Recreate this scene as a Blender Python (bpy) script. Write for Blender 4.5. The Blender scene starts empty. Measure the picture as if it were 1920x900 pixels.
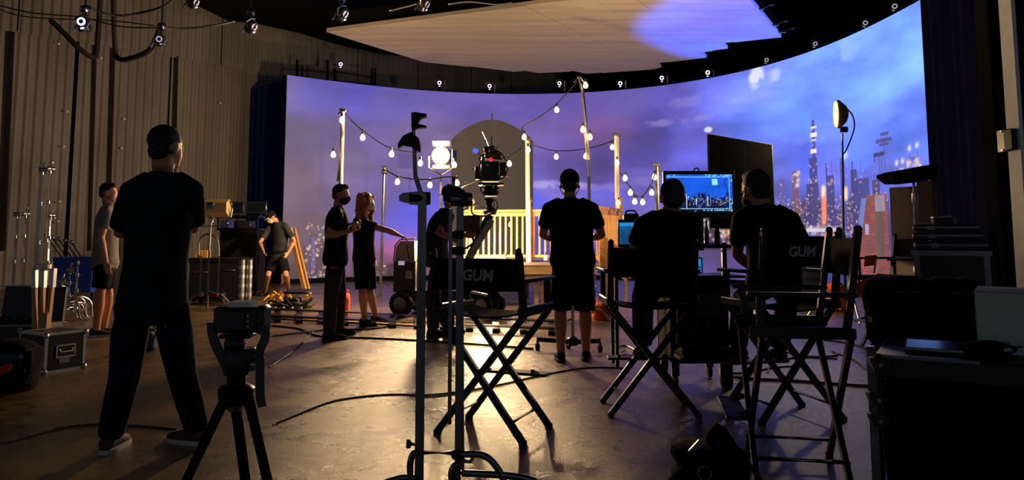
import bpy, bmesh, math, random
import numpy as np
from mathutils import Vector, Matrix

# ------------------------------------------------------------------ camera, world, lights, exposure
SC = bpy.context.scene
COL = SC.collection
FPX, HCAM, PITCH, CY = 1387.0, 1.17, math.radians(5.5), 312.4      # focal length in px (1920 wide), eye height, tilt, principal row
cam = bpy.data.cameras.new('camera'); camo = bpy.data.objects.new('camera', cam); COL.objects.link(camo)
camo.location = (0, 0, HCAM); camo.rotation_euler = (math.pi / 2 + PITCH, 0, 0)
cam.sensor_fit = 'HORIZONTAL'; cam.sensor_width = 36.0; cam.lens = 36.0 * FPX / 1920.0
cam.shift_y = -(450.0 - CY) / 1920.0; cam.clip_start = 0.05; cam.clip_end = 200
SC.camera = camo
world = bpy.data.worlds.new('world'); SC.world = world; world.use_nodes = True
world.node_tree.nodes['Background'].inputs[0].default_value = (0.55, 0.6, 0.7, 1)
world.node_tree.nodes['Background'].inputs[1].default_value = 0.14
SC.view_settings.view_transform = 'Standard'; SC.view_settings.look = 'None'
SC.view_settings.exposure = 0.0; SC.view_settings.gamma = 1.0; SC.view_settings.use_curve_mapping = False

def light(name, kind, loc, energy, color, size=0.1, rot=None, **kw):
    l = bpy.data.lights.new(name, kind); l.energy = energy; l.color = color
    if kind == 'AREA':
        l.shape = 'RECTANGLE'; l.size = size; l.size_y = kw.pop('size_y', size)
    else:
        l.shadow_soft_size = size
    for k, v in kw.items(): setattr(l, k, v)
    o = bpy.data.objects.new(name, l); COL.objects.link(o); o.location = loc
    if rot is not None: o.rotation_euler = rot
    return o
def aim(o, target):
    o.rotation_euler = (Vector(target) - Vector(o.location)).to_track_quat('-Z', 'Y').to_euler()

# ------------------------------------------------------------------ reading places off the photograph
_c, _s = math.cos(PITCH), math.sin(PITCH)
def ray(px, py):
    dy = FPX * _c + (py - CY) * _s; dz = FPX * _s - (py - CY) * _c
    return (px - 960.0) / dy, dz / dy                    # X and Z per metre of Y
def P(px, py, D):                                        # the point at distance D seen at a pixel
    rx, rz = ray(px, py); return Vector((rx * D, D, HCAM + rz * D))
def G(px, py, z=0.0):                                    # the point at height z seen at a pixel
    rx, rz = ray(px, py); D = (z - HCAM) / rz; return Vector((rx * D, D, z))
def PX(D): return D / FPX                                # metres per pixel at distance D

# ------------------------------------------------------------------ materials
def s2l(c): return tuple(((x / 255.0) / 12.92 if x / 255.0 <= 0.04045 else ((x / 255.0 + 0.055) / 1.055) ** 2.4) for x in c)
MATS = {}
def mat(name, rgb, rough=0.6, metal=0.0, var=0.15, scale=8.0, bump=0.0, bscale=None, emit=0.0, ecol=None, alpha=1.0, trans=0.0, stretch=None, spec=0.5):
    if name in MATS: return MATS[name]
    m = bpy.data.materials.new(name); m.use_nodes = True; MATS[name] = m
    nt = m.node_tree; b = nt.nodes['Principled BSDF']; lk = nt.links
    c = s2l(rgb)
    tc = nt.nodes.new('ShaderNodeTexCoord'); mp = nt.nodes.new('ShaderNodeMapping'); lk.new(tc.outputs['Object'], mp.inputs[0])
    if stretch: mp.inputs['Scale'].default_value = stretch
    n = nt.nodes.new('ShaderNodeTexNoise'); n.inputs['Scale'].default_value = scale; n.inputs['Detail'].default_value = 4
    lk.new(mp.outputs[0], n.inputs['Vector'])
    r = nt.nodes.new('ShaderNodeValToRGB'); lk.new(n.outputs['Fac'], r.inputs[0])
    r.color_ramp.elements[0].position = 0.3; r.color_ramp.elements[1].position = 0.7
    r.color_ramp.elements[0].color = tuple(x * (1 - var) for x in c) + (1,)
    r.color_ramp.elements[1].color = tuple(min(1, x * (1 + var)) for x in c) + (1,)
    lk.new(r.outputs[0], b.inputs['Base Color'])
    b.inputs['Roughness'].default_value = rough; b.inputs['Metallic'].default_value = metal
    b.inputs['Specular IOR Level'].default_value = spec
    if bump:
        n2 = nt.nodes.new('ShaderNodeTexNoise'); n2.inputs['Scale'].default_value = bscale or scale * 4; n2.inputs['Detail'].default_value = 3
        lk.new(mp.outputs[0], n2.inputs['Vector'])
        bp = nt.nodes.new('ShaderNodeBump'); bp.inputs['Strength'].default_value = bump; bp.inputs['Distance'].default_value = 0.02
        lk.new(n2.outputs['Fac'], bp.inputs['Height']); lk.new(bp.outputs[0], b.inputs['Normal'])
    if emit:
        b.inputs['Emission Color'].default_value = s2l(ecol or rgb) + (1,); b.inputs['Emission Strength'].default_value = emit
    if trans:
        b.inputs['Transmission Weight'].default_value = trans
    if alpha < 1: b.inputs['Alpha'].default_value = alpha
    return m
def M(n): return MATS[n]
mat('black_cloth', (20, 20, 22), 0.95, var=0.3, bump=0.25, bscale=30, spec=0.15)
mat('black_plastic', (22, 22, 24), 0.45, var=0.2)
mat('black_matte', (15, 15, 17), 0.9, var=0.2, spec=0.2)
mat('black_gloss', (12, 12, 14), 0.22, var=0.2)
mat('black_metal', (28, 28, 30), 0.32, 0.75, var=0.2)
mat('black_wood', (20, 18, 17), 0.42, var=0.3, stretch=(1, 1, 6), scale=14)
mat('canvas', (17, 17, 19), 0.95, var=0.2, bump=0.2, bscale=220, spec=0.15)
mat('steel', (190, 190, 188), 0.24, 1.0, var=0.12)
mat('dull_steel', (140, 140, 138), 0.42, 1.0, var=0.2)
mat('dark_steel', (118, 120, 124), 0.26, 1.0, var=0.2)
mat('night_drape', (9, 11, 34), 0.95, var=0.25, scale=2, stretch=(1, 1, .2), spec=0.05)
mat('aluminium', (200, 200, 196), 0.38, 1.0, var=0.1)
mat('navy_drape', (26, 36, 110), 0.92, var=0.25, scale=2, stretch=(1, 1, .2), spec=0.1)
mat('pine', (205, 150, 85), 0.55, var=0.22, scale=5, stretch=(6, 6, 1))
mat('pine_dark', (150, 105, 60), 0.6, var=0.25, scale=5, stretch=(1, 6, 6))
mat('plywood', (185, 150, 105), 0.6, var=0.2, scale=4, stretch=(1, 5, 5))
mat('deck_board', (120, 104, 86), 0.65, var=0.25, scale=4, stretch=(1, 8, 8))
mat('white_paint', (236, 236, 240), 0.5, var=0.06)
mat('grey_paint', (190, 206, 190), 0.6, var=0.1)
mat('flat_grey', (118, 104, 98), 0.8, var=0.08)
mat('orange_cloth', (225, 80, 25), 0.85, var=0.2, bump=0.3, bscale=12)
mat('orange_plastic', (215, 75, 30), 0.5, var=0.15)
mat('red_plastic', (200, 45, 35), 0.5, var=0.1)
mat('yellow_cable', (205, 150, 25), 0.6, var=0.15)
mat('blue_plastic', (28, 72, 190), 0.5, var=0.15, bump=0.2, bscale=6)
mat('blue_grey', (55, 70, 105), 0.7, var=0.15)
mat('rubber', (18, 18, 18), 0.8, var=0.2)
mat('cable_black', (16, 15, 15), 0.55, var=0.1)
mat('cable_brown', (60, 40, 30), 0.6, var=0.2)
mat('skin', (196, 140, 112), 0.55, var=0.1, scale=20)
mat('skin_tan', (168, 112, 84), 0.55, var=0.1, scale=20)
mat('hair_dark', (26, 20, 17), 0.7, var=0.4, scale=40, bump=0.2, bscale=120)
mat('hair_brown', (62, 44, 32), 0.6, var=0.4, scale=40, bump=0.6, bscale=120)
mat('hair_auburn', (186, 116, 66), 0.5, var=0.45, scale=30, bump=0.7, bscale=90)
mat('tee_black', (19, 19, 22), 0.92, var=0.2, bump=0.35, bscale=9, spec=0.15)
mat('tee_navy', (30, 36, 42), 0.92, var=0.2, bump=0.35, bscale=9, spec=0.15)
mat('tee_grey', (128, 124, 116), 0.92, var=0.12, bump=0.35, bscale=9, spec=0.15)
mat('tee_charcoal', (52, 54, 58), 0.92, var=0.25, bump=0.35, bscale=16, spec=0.15)
mat('denim', (28, 34, 48), 0.9, var=0.3, scale=30, bump=0.35, bscale=10, spec=0.15)
mat('shorts_black', (20, 21, 24), 0.92, var=0.2, bump=0.35, bscale=9, spec=0.15)
mat('trouser_grey', (58, 54, 56), 0.92, var=0.2, bump=0.35, bscale=9, spec=0.15)
mat('shoe_dark', (36, 30, 30), 0.7, var=0.3)
mat('shoe_brown', (74, 48, 40), 0.75, var=0.3)
mat('shoe_sole', (205, 200, 192), 0.6, var=0.1)
mat('mask_blue', (120, 160, 165), 0.8, var=0.1)
mat('mask_black', (18, 18, 20), 0.85, var=0.1)
mat('mask_cream', (200, 190, 160), 0.8, var=0.1)
mat('paper', (225, 225, 220), 0.8, var=0.05)
mat('tablet_glass', (25, 30, 45), 0.12, var=0.05)
mat('pale_pole', (226, 214, 196), 0.6, var=0.12, scale=5, stretch=(6, 6, 1))
mat('bulb_glow', (255, 226, 160), 0.4, emit=4.0, ecol=(255, 214, 140))
mat('lamp_glow', (255, 235, 190), 0.4, emit=60.0, ecol=(255, 205, 120))
mat('panel_glow', (255, 220, 150), 0.4, emit=3.2, ecol=(255, 205, 120))
mat('ring_glow', (225, 215, 255), 0.4, emit=2.2, ecol=(215, 200, 255))
mat('ring_glow_dim', (190, 185, 210), 0.4, emit=0.5, ecol=(200, 195, 220))
mat('red_glow', (255, 40, 60), 0.4, emit=1.6, ecol=(255, 30, 60))
mat('blue_glow', (90, 110, 230), 0.4, emit=1.0, ecol=(80, 110, 240))
mat('white_glow', (235, 235, 255), 0.4, emit=1.5, ecol=(230, 230, 255))
mat('cyan_glow', (30, 170, 230), 0.4, emit=1.1, ecol=(20, 170, 235))
mat('lens_glass', (10, 12, 20), 0.08, var=0.05)

# ------------------------------------------------------------------ mesh building
def frame_of(t):
    t = Vector(t).normalized(); a = Vector((0, 0, 1)) if abs(t.z) < 0.95 else Vector((0, 1, 0))
    u = t.cross(a).normalized(); v = u.cross(t).normalized(); return u, v
class MB:
    def __init__(s): s.v = []; s.f = []; s.smooth = False
    def add(s, vs, fs):
        k = len(s.v); s.v += [tuple(x) for x in vs]; s.f += [tuple(i + k for i in f) for f in fs]; return s
    def box(s, c, d, rot=None, taper=1.0, bev=0.0):
        x, y, z = d[0] / 2, d[1] / 2, d[2] / 2; m = rot if rot is not None else Matrix.Identity(3)
        if bev > 0:
            b = min(bev, x * .9, y * .9, z * .9); vs = []
            prof = [(-z, x - b, y - b), (-z + b, x, y), (z - b, x, y), (z, x - b, y - b)]
            rings = []
            for zz, xx, yy in prof:
                q = b if (xx == x) else 0.0001
                ring = [(-xx + q, -yy), (xx - q, -yy), (xx, -yy + q), (xx, yy - q), (xx - q, yy), (-xx + q, yy), (-xx, yy - q), (-xx, -yy + q)]
                rings.append([(a, b2, zz) for a, b2 in ring])
            vs = [p for r in rings for p in r]; fs = [tuple(range(7, -1, -1)), tuple(range(24, 32))]
            for k in range(3):
                for i in range(8): fs.append((k * 8 + i, k * 8 + (i + 1) % 8, (k + 1) * 8 + (i + 1) % 8, (k + 1) * 8 + i))
        else:
            t = taper
            vs = [(-x, -y, -z), (x, -y, -z), (x, y, -z), (-x, y, -z), (-x * t, -y * t, z), (x * t, -y * t, z), (x * t, y * t, z), (-x * t, y * t, z)]
            fs = [(3, 2, 1, 0), (4, 5, 6, 7), (0, 1, 5, 4), (1, 2, 6, 5), (2, 3, 7, 6), (3, 0, 4, 7)]
        return s.add([m @ Vector(p) + Vector(c) for p in vs], fs)
    def bar(s, a, b, w, h, up=None):                     # a beam of w x h from a to b
        a, b = Vector(a), Vector(b); t = (b - a).normalized()
        if up is None: u, v = frame_of(t)
        else:
            v = (Vector(up) - t * Vector(up).dot(t)).normalized(); u = t.cross(v)
        vs = [p + u * sx * w / 2 + v * sy * h / 2 for p in (a, b) for sx, sy in ((-1, -1), (1, -1), (1, 1), (-1, 1))]
        return s.add(vs, [(3, 2, 1, 0), (4, 5, 6, 7), (0, 1, 5, 4), (1, 2, 6, 5), (2, 3, 7, 6), (3, 0, 4, 7)])
    def tube(s, pts, r, n=8, caps=True):
        pts = [Vector(p) for p in pts]; rs = list(r) if isinstance(r, (list, tuple)) else [r] * len(pts)
        rings = []; u = None
        for i, p in enumerate(pts):
            t = (pts[min(i + 1, len(pts) - 1)] - pts[max(i - 1, 0)])
            if t.length < 1e-9: t = Vector((0, 0, 1))
            t.normalize()
            if u is None: u, v = frame_of(t)
            else:
                u = u - t * u.dot(t)
                if u.length < 1e-6: u, v = frame_of(t)
                u.normalize(); v = t.cross(u)
            rings.append([p + (u * math.cos(2 * math.pi * k / n) + v * math.sin(2 * math.pi * k / n)) * rs[i] for k in range(n)])
        return s.rings(rings, caps)
    def rings(s, rings, caps=True):
        n = len(rings[0]); vs = [p for r in rings for p in r]; fs = []
        for i in range(len(rings) - 1):
            for k in range(n): fs.append((i * n + k, i * n + (k + 1) % n, (i + 1) * n + (k + 1) % n, (i + 1) * n + k))
        if caps: fs += [tuple(range(n - 1, -1, -1)), tuple(range((len(rings) - 1) * n, len(rings) * n))]
        return s.add(vs, fs)
    def ell(s, c, r, rot=None, n=12, m=8):
        m3 = rot if rot is not None else Matrix.Identity(3); rings = []
        for i in range(m + 1):
            a = math.pi * (i + 0.0) / m; a = min(max(a, 0.02), math.pi - 0.02)
            rings.append([Vector(c) + m3 @ Vector((r[0] * math.sin(a) * math.cos(2 * math.pi * k / n), r[1] * math.sin(a) * math.sin(2 * math.pi * k / n), -r[2] * math.cos(a))) for k in range(n)])
        return s.rings(rings)
    def lathe(s, prof, c=(0, 0, 0), axis=(0, 0, 1), n=16):   # prof: (radius, height along the axis)
        t = Vector(axis).normalized(); u, v = frame_of(t); c = Vector(c)
        return s.rings([[c + t * h + (u * math.cos(2 * math.pi * k / n) + v * math.sin(2 * math.pi * k / n)) * max(r, 1e-4) for k in range(n)] for r, h in prof])
    def prism(s, poly, h0, h1, fn=None):                 # polygon in the plane swept between two heights; fn maps (x, y, h)
        fn = fn or (lambda x, y, h: Vector((x, y, h))); n = len(poly)
        vs = [fn(x, y, h0) for x, y in poly] + [fn(x, y, h1) for x, y in poly]
        fs = [tuple(range(n - 1, -1, -1)), tuple(range(n, 2 * n))] + [(i, (i + 1) % n, n + (i + 1) % n, n + i) for i in range(n)]
        return s.add(vs, fs)
    def mesh(s, name, m):
        me = bpy.data.meshes.new(name); me.from_pydata(s.v, [], s.f); me.validate()
        bm = bmesh.new(); bm.from_mesh(me); bmesh.ops.recalc_face_normals(bm, faces=bm.faces); bm.to_mesh(me); bm.free()
        if m is not None: me.materials.append(M(m) if isinstance(m, str) else m)
        if s.smooth:
            me.polygons.foreach_set('use_smooth', [True] * len(me.polygons)); me.update()
            try: me.set_sharp_from_angle(angle=math.radians(40))
            except Exception: pass
        return me
    def build(s, name, m, parent=None, smooth=True):
        s.smooth = smooth; o = bpy.data.objects.new(name, s.mesh(name, m)); COL.objects.link(o)
        if parent is not None: o.parent = parent
        return o
def tag(o, label=None, cat=None, group=None, kind=None):
    for k, v in (('label', label), ('category', cat), ('group', group), ('kind', kind)):
        if v: o[k] = v
    return o
def thing(name, label, cat, loc=(0, 0, 0), rz=0.0, group=None):
    o = bpy.data.objects.new(name, None); COL.objects.link(o); o.empty_display_size = 0.1
    o.location = loc; o.rotation_euler = (0, 0, rz); return tag(o, label, cat, group)
def copy_tree(o, parent=None):
    c = o.copy(); COL.objects.link(c); c.parent = parent
    for ch in list(o.children): copy_tree(ch, c)
    return c
def part(name, m, parent, fn, smooth=True):
    mb = MB(); fn(mb); return mb.build(name, m, parent, smooth)
def Rz(a): return Matrix.Rotation(a, 3, 'Z')
def Rx(a): return Matrix.Rotation(a, 3, 'X')
def Ry(a): return Matrix.Rotation(a, 3, 'Y')
def sag(a, b, d, n=12):                                   # a hanging line from a to b
    a, b = Vector(a), Vector(b); return [a.lerp(b, i / n) - Vector((0, 0, d * 4 * (i / n) * (1 - i / n))) for i in range(n + 1)]
def smooth_path(pts, n=6):
    pts = [Vector(p) for p in pts]; out = []
    for i in range(len(pts) - 1):
        p0, p1, p2, p3 = pts[max(i - 1, 0)], pts[i], pts[i + 1], pts[min(i + 2, len(pts) - 1)]
        for k in range(n):
            t = k / n
            out.append(0.5 * ((2 * p1) + (p2 - p0) * t + (2 * p0 - 5 * p1 + 4 * p2 - p3) * t * t + (3 * p1 - p0 - 3 * p2 + p3) * t ** 3))
    out.append(pts[-1]); return out
# ------------------------------------------------------------------ floor
rng = random.Random(7)
fm = bpy.data.materials.new('wet_concrete'); fm.use_nodes = True; nt = fm.node_tree; lk = nt.links; b = nt.nodes['Principled BSDF']
tc = nt.nodes.new('ShaderNodeTexCoord')
def noise(scale, detail=5, rough=0.6, vec=None, dist=0.0):
    n = nt.nodes.new('ShaderNodeTexNoise'); n.inputs['Scale'].default_value = scale; n.inputs['Detail'].default_value = detail
    n.inputs['Roughness'].default_value = rough; n.inputs['Distortion'].default_value = dist
    lk.new(vec or tc.outputs['Object'], n.inputs['Vector']); return n.outputs['Fac']
def ramp(f, stops):
    r = nt.nodes.new('ShaderNodeValToRGB'); lk.new(f, r.inputs[0]); e = r.color_ramp.elements
    while len(e) < len(stops): e.new(0.5)
    for q, (p, c) in zip(e, stops): q.position = p; q.color = c
    return r.outputs[0]
def mixc(f, a, bb, mode='MIX'):
    x = nt.nodes.new('ShaderNodeMix'); x.data_type = 'RGBA'; x.blend_type = mode
    if isinstance(f, float): x.inputs[0].default_value = f
    else: lk.new(f, x.inputs[0])
    lk.new(a, x.inputs[6]); lk.new(bb, x.inputs[7]); return x.outputs[2]
base = ramp(noise(0.9, 8, 0.65), [(0.3, (0.07, 0.045, 0.022, 1)), (0.5, (0.135, 0.09, 0.045, 1)), (0.72, (0.21, 0.145, 0.075, 1))])
stain = ramp(noise(2.3, 6, 0.7, dist=1.2), [(0.36, (0.32, 0.30, 0.28, 1)), (0.48, (1, 1, 1, 1))])
col = mixc(0.75, base, stain, 'MULTIPLY')
vor = nt.nodes.new('ShaderNodeTexVoronoi'); vor.feature = 'DISTANCE_TO_EDGE'; vor.inputs['Scale'].default_value = 0.55
vm = nt.nodes.new('ShaderNodeMapping'); vadd = nt.nodes.new('ShaderNodeVectorMath'); vadd.operation = 'ADD'
nn = nt.nodes.new('ShaderNodeTexNoise'); nn.inputs['Scale'].default_value = 1.7; nn.inputs['Detail'].default_value = 5; lk.new(tc.outputs['Object'], nn.inputs['Vector'])
vs_ = nt.nodes.new('ShaderNodeVectorMath'); vs_.operation = 'SCALE'; vs_.inputs['Scale'].default_value = 1.1; lk.new(nn.outputs['Color'], vs_.inputs[0])
lk.new(tc.outputs['Object'], vadd.inputs[0]); lk.new(vs_.outputs[0], vadd.inputs[1]); lk.new(vadd.outputs[0], vor.inputs['Vector'])
crack = ramp(vor.outputs['Distance'], [(0.0, (0.25, 0.22, 0.2, 1)), (0.012, (1, 1, 1, 1))])
col = mixc(0.7, col, crack, 'MULTIPLY'); lk.new(col, b.inputs['Base Color'])
rr = ramp(noise(1.6, 6, 0.7), [(0.3, (0.18, 0.18, 0.18, 1)), (0.7, (0.40, 0.40, 0.40, 1))]); lk.new(rr, b.inputs['Roughness'])
bp = nt.nodes.new('ShaderNodeBump'); bp.inputs['Strength'].default_value = 0.5; bp.inputs['Distance'].default_value = 0.008
hsum = nt.nodes.new('ShaderNodeMath'); hsum.operation = 'MULTIPLY_ADD'; lk.new(noise(95, 4, 0.7), hsum.inputs[0]); hsum.inputs[1].default_value = 1.1; lk.new(noise(11, 5, 0.62), hsum.inputs[2])
hc = nt.nodes.new('ShaderNodeMath'); hc.operation = 'MULTIPLY_ADD'; lk.new(crack, hc.inputs[0]); hc.inputs[1].default_value = 0.5; lk.new(hsum.outputs[0], hc.inputs[2])
lk.new(hc.outputs[0], bp.inputs['Height']); lk.new(bp.outputs[0], b.inputs['Normal']); b.inputs['Specular IOR Level'].default_value = 0.8
MATS['wet_concrete'] = fm
tag(part('floor', 'wet_concrete', None, lambda m: m.box((0, 16, -0.15), (50, 46, 0.3))), 'worn glossy brown concrete studio floor', kind='structure')

# ------------------------------------------------------------------ far wall of corrugated sheets
WA = Vector((-8.86, 19.6, 0)); WD = Vector((0.72, 0.694, 0)).normalized(); WN = Vector((WD.y, -WD.x, 0))   # runs away to the right; WN faces the room
mat('corrugated', (126, 121, 114), 0.62, 0.0, var=0.22, scale=1.2, bump=0.15, bscale=14, stretch=(1, 1, 0.35), spec=0.4)
mat('wall_frame', (34, 29, 24), 0.8, var=0.2)
T0, T1 = -15.0, 15.0
wl = part('wall_left', 'wall_frame', None, lambda m: m.bar(WA + WD * T0 - WN * 0.30 + Vector((0, 0, 4.6)), WA + WD * T1 - WN * 0.30 + Vector((0, 0, 4.6)), 0.3, 9.2, up=(0, 0, 1)))
tag(wl, 'tall brown corrugated sheet wall of the studio', kind='structure')
def sheet(t0, t1, z0, z1, off, tilt):
    mb = MB(); n = max(8, int((t1 - t0) / 0.028)); rows = []
    for z in (z0, z1):
        row = []
        for i in range(n + 1):
            t = t0 + (t1 - t0) * i / n; ph = (t / 0.2) % 1.0
            h = min(1.0, max(0.0, (0.5 - abs(ph - 0.5)) * 4.2 - 0.55)) * 0.042
            row.append(WA + WD * t + WN * (off + h + tilt * (t - t0)) + Vector((0, 0, z)))
        rows.append(row)
    k = n + 1
    mb.add(rows[0] + rows[1], [(i, i + 1, k + i + 1, k + i) for i in range(n)])
    back = [[p - WN * 0.012 for p in r] for r in rows]
    mb.add(back[0] + back[1], [(i, i + 1, k + i + 1, k + i) for i in range(n)])
    o = mb.build('corrugated_sheet', 'corrugated', wl, smooth=False)
    return o
t = T0; i = 0
while t < T1 - 0.3:
    w = rng.choice((1.9, 2.2, 2.4, 1.6)); t2 = min(T1, t + w)
    sheet(t, t2 - rng.choice((0.0, 0.02, 0.05, 0.07)), 0.0, 6.05, rng.uniform(-0.07, 0.02), rng.uniform(-0.02, 0.02))
    t = t2
t = T0
while t < T1 - 0.3:
    t2 = min(T1, t + rng.choice((2.0, 2.4, 2.8)))
    sheet(t, t2 - rng.choice((0.0, 0.03)), 5.95, 9.2, 0.05 + rng.uniform(0, 0.02), 0.0); t = t2
def on_wall(px, py, off=0.12):                            # a point on the far wall
    rx, rz = ray(px, py); D = (WA.dot(WN) + off) / (rx * WN.x + WN.y); return Vector((rx * D, D, HCAM + rz * D))
for px, py in ((120, 275), (228, 278), (112, 378), (109, 415), (413, 193), (110, 82), (190, 109), (126, 209), (233, 223)):
    part('marker_dot', 'white_paint', wl, lambda m: m.ell(on_wall(px, py), (.03, .03, .03), n=8, m=6))
# dark strips standing in for the gaps where sheets overlap
for x0, x1, w in ((214, 211, .07), (180, 178, .05), (22, 14, .12), (332, 331, .06)):
    a = on_wall(x0, 60 if x0 != 332 else 105, .06); c = on_wall(x1, 470, .06)
    part('sheet_gap_strip', 'wall_frame', wl, lambda m: m.bar(a, Vector((a.x * .5 + c.x * .5, a.y * .5 + c.y * .5, c.z)), w, .05))

tag(part('wall_back', 'wall_frame', None, lambda m: m.box((10, 36.2, 4.6), (30, .3, 9.2))), 'dark rear wall of the studio behind the video wall', kind='structure')
# roof, side masking, rear of the stage
mat('roof_black', (16, 15, 14), 0.95, var=0.3, spec=0.1)
tag(part('ceiling', 'roof_black', None, lambda m: m.box((0, 16, 9.35), (50, 46, 0.3))), 'unlit black roof of the studio', kind='structure')

# ------------------------------------------------------------------ curved video wall
ZTOP = 5.4
edge_px = [(536, 141), (620, 151), (702, 159.5), (813, 170.5), (927, 176.5), (1000, 177.5), (1100, 173.5), (1200, 163.5), (1307, 149.5), (1433, 124), (1533, 92), (1633, 50), (1722, 0)]
def plan(px, py, z):
    rx, rz = ray(px, py); D = (z - HCAM) / rz; return (rx * D, D)
kp = np.array([plan(px, py, ZTOP) for px, py in edge_px])
# smooth the plan: polynomial in angle about a centre inside the curve
cx0, cy0 = 0.3, 14.0
ang = np.arctan2(kp[:, 0] - cx0, kp[:, 1] - cy0); rad = np.hypot(kp[:, 0] - cx0, kp[:, 1] - cy0)
pf = np.polyfit(ang, rad, 4); aa = np.linspace(ang[0], ang[-1], 1400); rr_ = np.polyval(pf, aa)
CXY = np.stack([cx0 + rr_ * np.sin(aa), cy0 + rr_ * np.cos(aa)], 1)
CS = np.concatenate([[0], np.cumsum(np.hypot(*np.diff(CXY, axis=0).T))]); SLEN = CS[-1]
ratio = CXY[:, 0] / CXY[:, 1]
def W(px, py):                                            # where on the wall (metres along, metres up) a pixel falls
    rx, rz = ray(px, py); s = np.interp(rx, ratio, CS); Y = np.interp(rx, ratio, CXY[:, 1]); return float(s), float(HCAM + rz * Y)
def wall_xy(s): return np.array([np.interp(s, CS, CXY[:, 0]), np.interp(s, CS, CXY[:, 1])])
def wall_nrm(s):
    a, c = wall_xy(max(0, s - .1)), wall_xy(min(SLEN, s + .1)); d = (c - a) / np.hypot(*(c - a)); return np.array([d[1], -d[0]])   # into the room
def vnoise(x, y, seed):
    xi = np.floor(x).astype(np.int64); yi = np.floor(y).astype(np.int64); fx = x - xi; fy = y - yi
    fx = fx * fx * (3 - 2 * fx); fy = fy * fy * (3 - 2 * fy)
    def h(i, j):
        n = (i * 374761393 + j * 668265263 + seed * 1442695041) & 0x7fffffff; n = ((n ^ (n >> 13)) * 1274126177) & 0x7fffffff
        return ((n ^ (n >> 16)) & 0xffff) / 65535.0
    return (h(xi, yi) * (1 - fx) + h(xi + 1, yi) * fx) * (1 - fy) + (h(xi, yi + 1) * (1 - fx) + h(xi + 1, yi + 1) * fx) * fy
def fbm(x, y, seed, o=5):
    t = 0; a = 0.5
    for k in range(o): t = t + a * vnoise(x * 2 ** k, y * 2 ** k, seed + k); a *= 0.5
    return t
def lin(c): c = np.asarray(c, float) / 255.0; return np.where(c <= 0.04045, c / 12.92, ((c + 0.055) / 1.055) ** 2.4)
NS, NV = 1180, 330; ZB = 0.12
S1 = np.linspace(0, SLEN, NS); V1 = np.linspace(ZB, ZTOP, NV); SS, VV = np.meshgrid(S1, V1)
SKY = [(545, 160, 98, 90, 150), (600, 165, 82, 78, 172), (660, 165, 80, 76, 186), (750, 200, 96, 86, 166), (900, 195, 97, 84, 168), (1000, 205, 93, 80, 166), (1100, 195, 91, 78, 160),
       (1180, 190, 92, 82, 165), (550, 250, 92, 80, 124), (555, 350, 100, 84, 110), (555, 450, 92, 74, 92), (560, 510, 66, 50, 60), (630, 250, 98, 84, 140), (640, 320, 108, 92, 138), (700, 280, 104, 92, 156),
       (690, 370, 96, 86, 150), (730, 430, 96, 90, 195), (780, 400, 88, 86, 205), (790, 260, 118, 98, 152), (760, 330, 112, 96, 150), (750, 470, 170, 92, 150), (740, 505, 90, 55, 70), (1010, 250, 106, 86, 160), (1050, 320, 80, 66, 142),
       (1045, 348, 120, 108, 205), (1020, 375, 84, 96, 225), (1130, 250, 112, 82, 152), (1130, 310, 74, 62, 134), (1195, 330, 92, 82, 170), (1205, 290, 64, 58, 138), (1225, 230, 72, 68, 158), (1285, 205, 88, 84, 186),
       (1300, 245, 98, 98, 214), (1290, 300, 86, 88, 204), (1250, 180, 84, 80, 178), (1330, 170, 98, 106, 220), (1400, 165, 106, 128, 238), (1400, 230, 90, 120, 236), (1500, 200, 90, 130, 242), (1600, 150, 96, 144, 250),
       (1700, 90, 104, 156, 255), (1640, 90, 104, 150, 252), (1700, 250, 76, 112, 228), (1600, 280, 80, 112, 230), (1500, 300, 78, 98, 218), (1470, 330, 92, 104, 205), (1280, 370, 92, 84, 176), (1330, 420, 70, 48, 84), (1210, 380, 98, 88, 176),
       (1130, 370, 96, 92, 200), (870, 300, 104, 88, 130), (940, 380, 80, 82, 190), (1560, 340, 92, 98, 200), (1660, 330, 88, 104, 212), (1500, 430, 58, 52, 96), (1600, 430, 56, 56, 110), (1000, 470, 74, 70, 170), (900, 470, 90, 70, 130)]
num = np.zeros(SS.shape + (3,)); den = np.zeros(SS.shape)
wob = (fbm(SS * 0.5, VV * 0.9, 3) - 0.5) * 1.1; wob2 = (fbm(SS * 0.5 + 40, VV * 0.9, 5) - 0.5) * 0.7
for px, py, r, g, bl in SKY:
    s, v = W(px, py); d2 = ((SS + wob - s) ** 2 * 0.8 + (VV + wob2 - v) ** 2 * 1.6); w = 1.0 / (d2 + 0.05) ** 2
    num += w[..., None] * lin((r, g, bl)); den += w
IMG = num / den[..., None]
cl = fbm(SS * 0.55 + 3, VV * 1.5, 11, 6); cl2 = fbm(SS * 1.5 + 9, VV * 2.6, 17, 5)
amt = 0.34 + 0.38 * np.clip((SS - W(1150, 250)[0]) / 6, 0, 1)
IMG *= ((1 + amt * (cl - 0.48) * 2.4 + 0.3 * (cl2 - 0.48)) * (1.04 + 0.22 * np.clip((SS - W(1200, 250)[0]) / 4, 0, 1)))[..., None]
def blob(px, py, rs, rv, rgb, k, soft=1.0, ns=23):
    global IMG
    s, v = W(px, py); n_ = fbm(SS * 2.2, VV * 3.0, ns) - 0.48
    d = ((SS - s) / rs) ** 2 + ((VV - v) / rv) ** 2; w = np.clip((np.exp(-d * 0.9) * (1 + n_ * 5.0) - .18) * 1.5, 0, 1) * k
    IMG = IMG * (1 - w[..., None]) + lin(rgb) * w[..., None]
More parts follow.
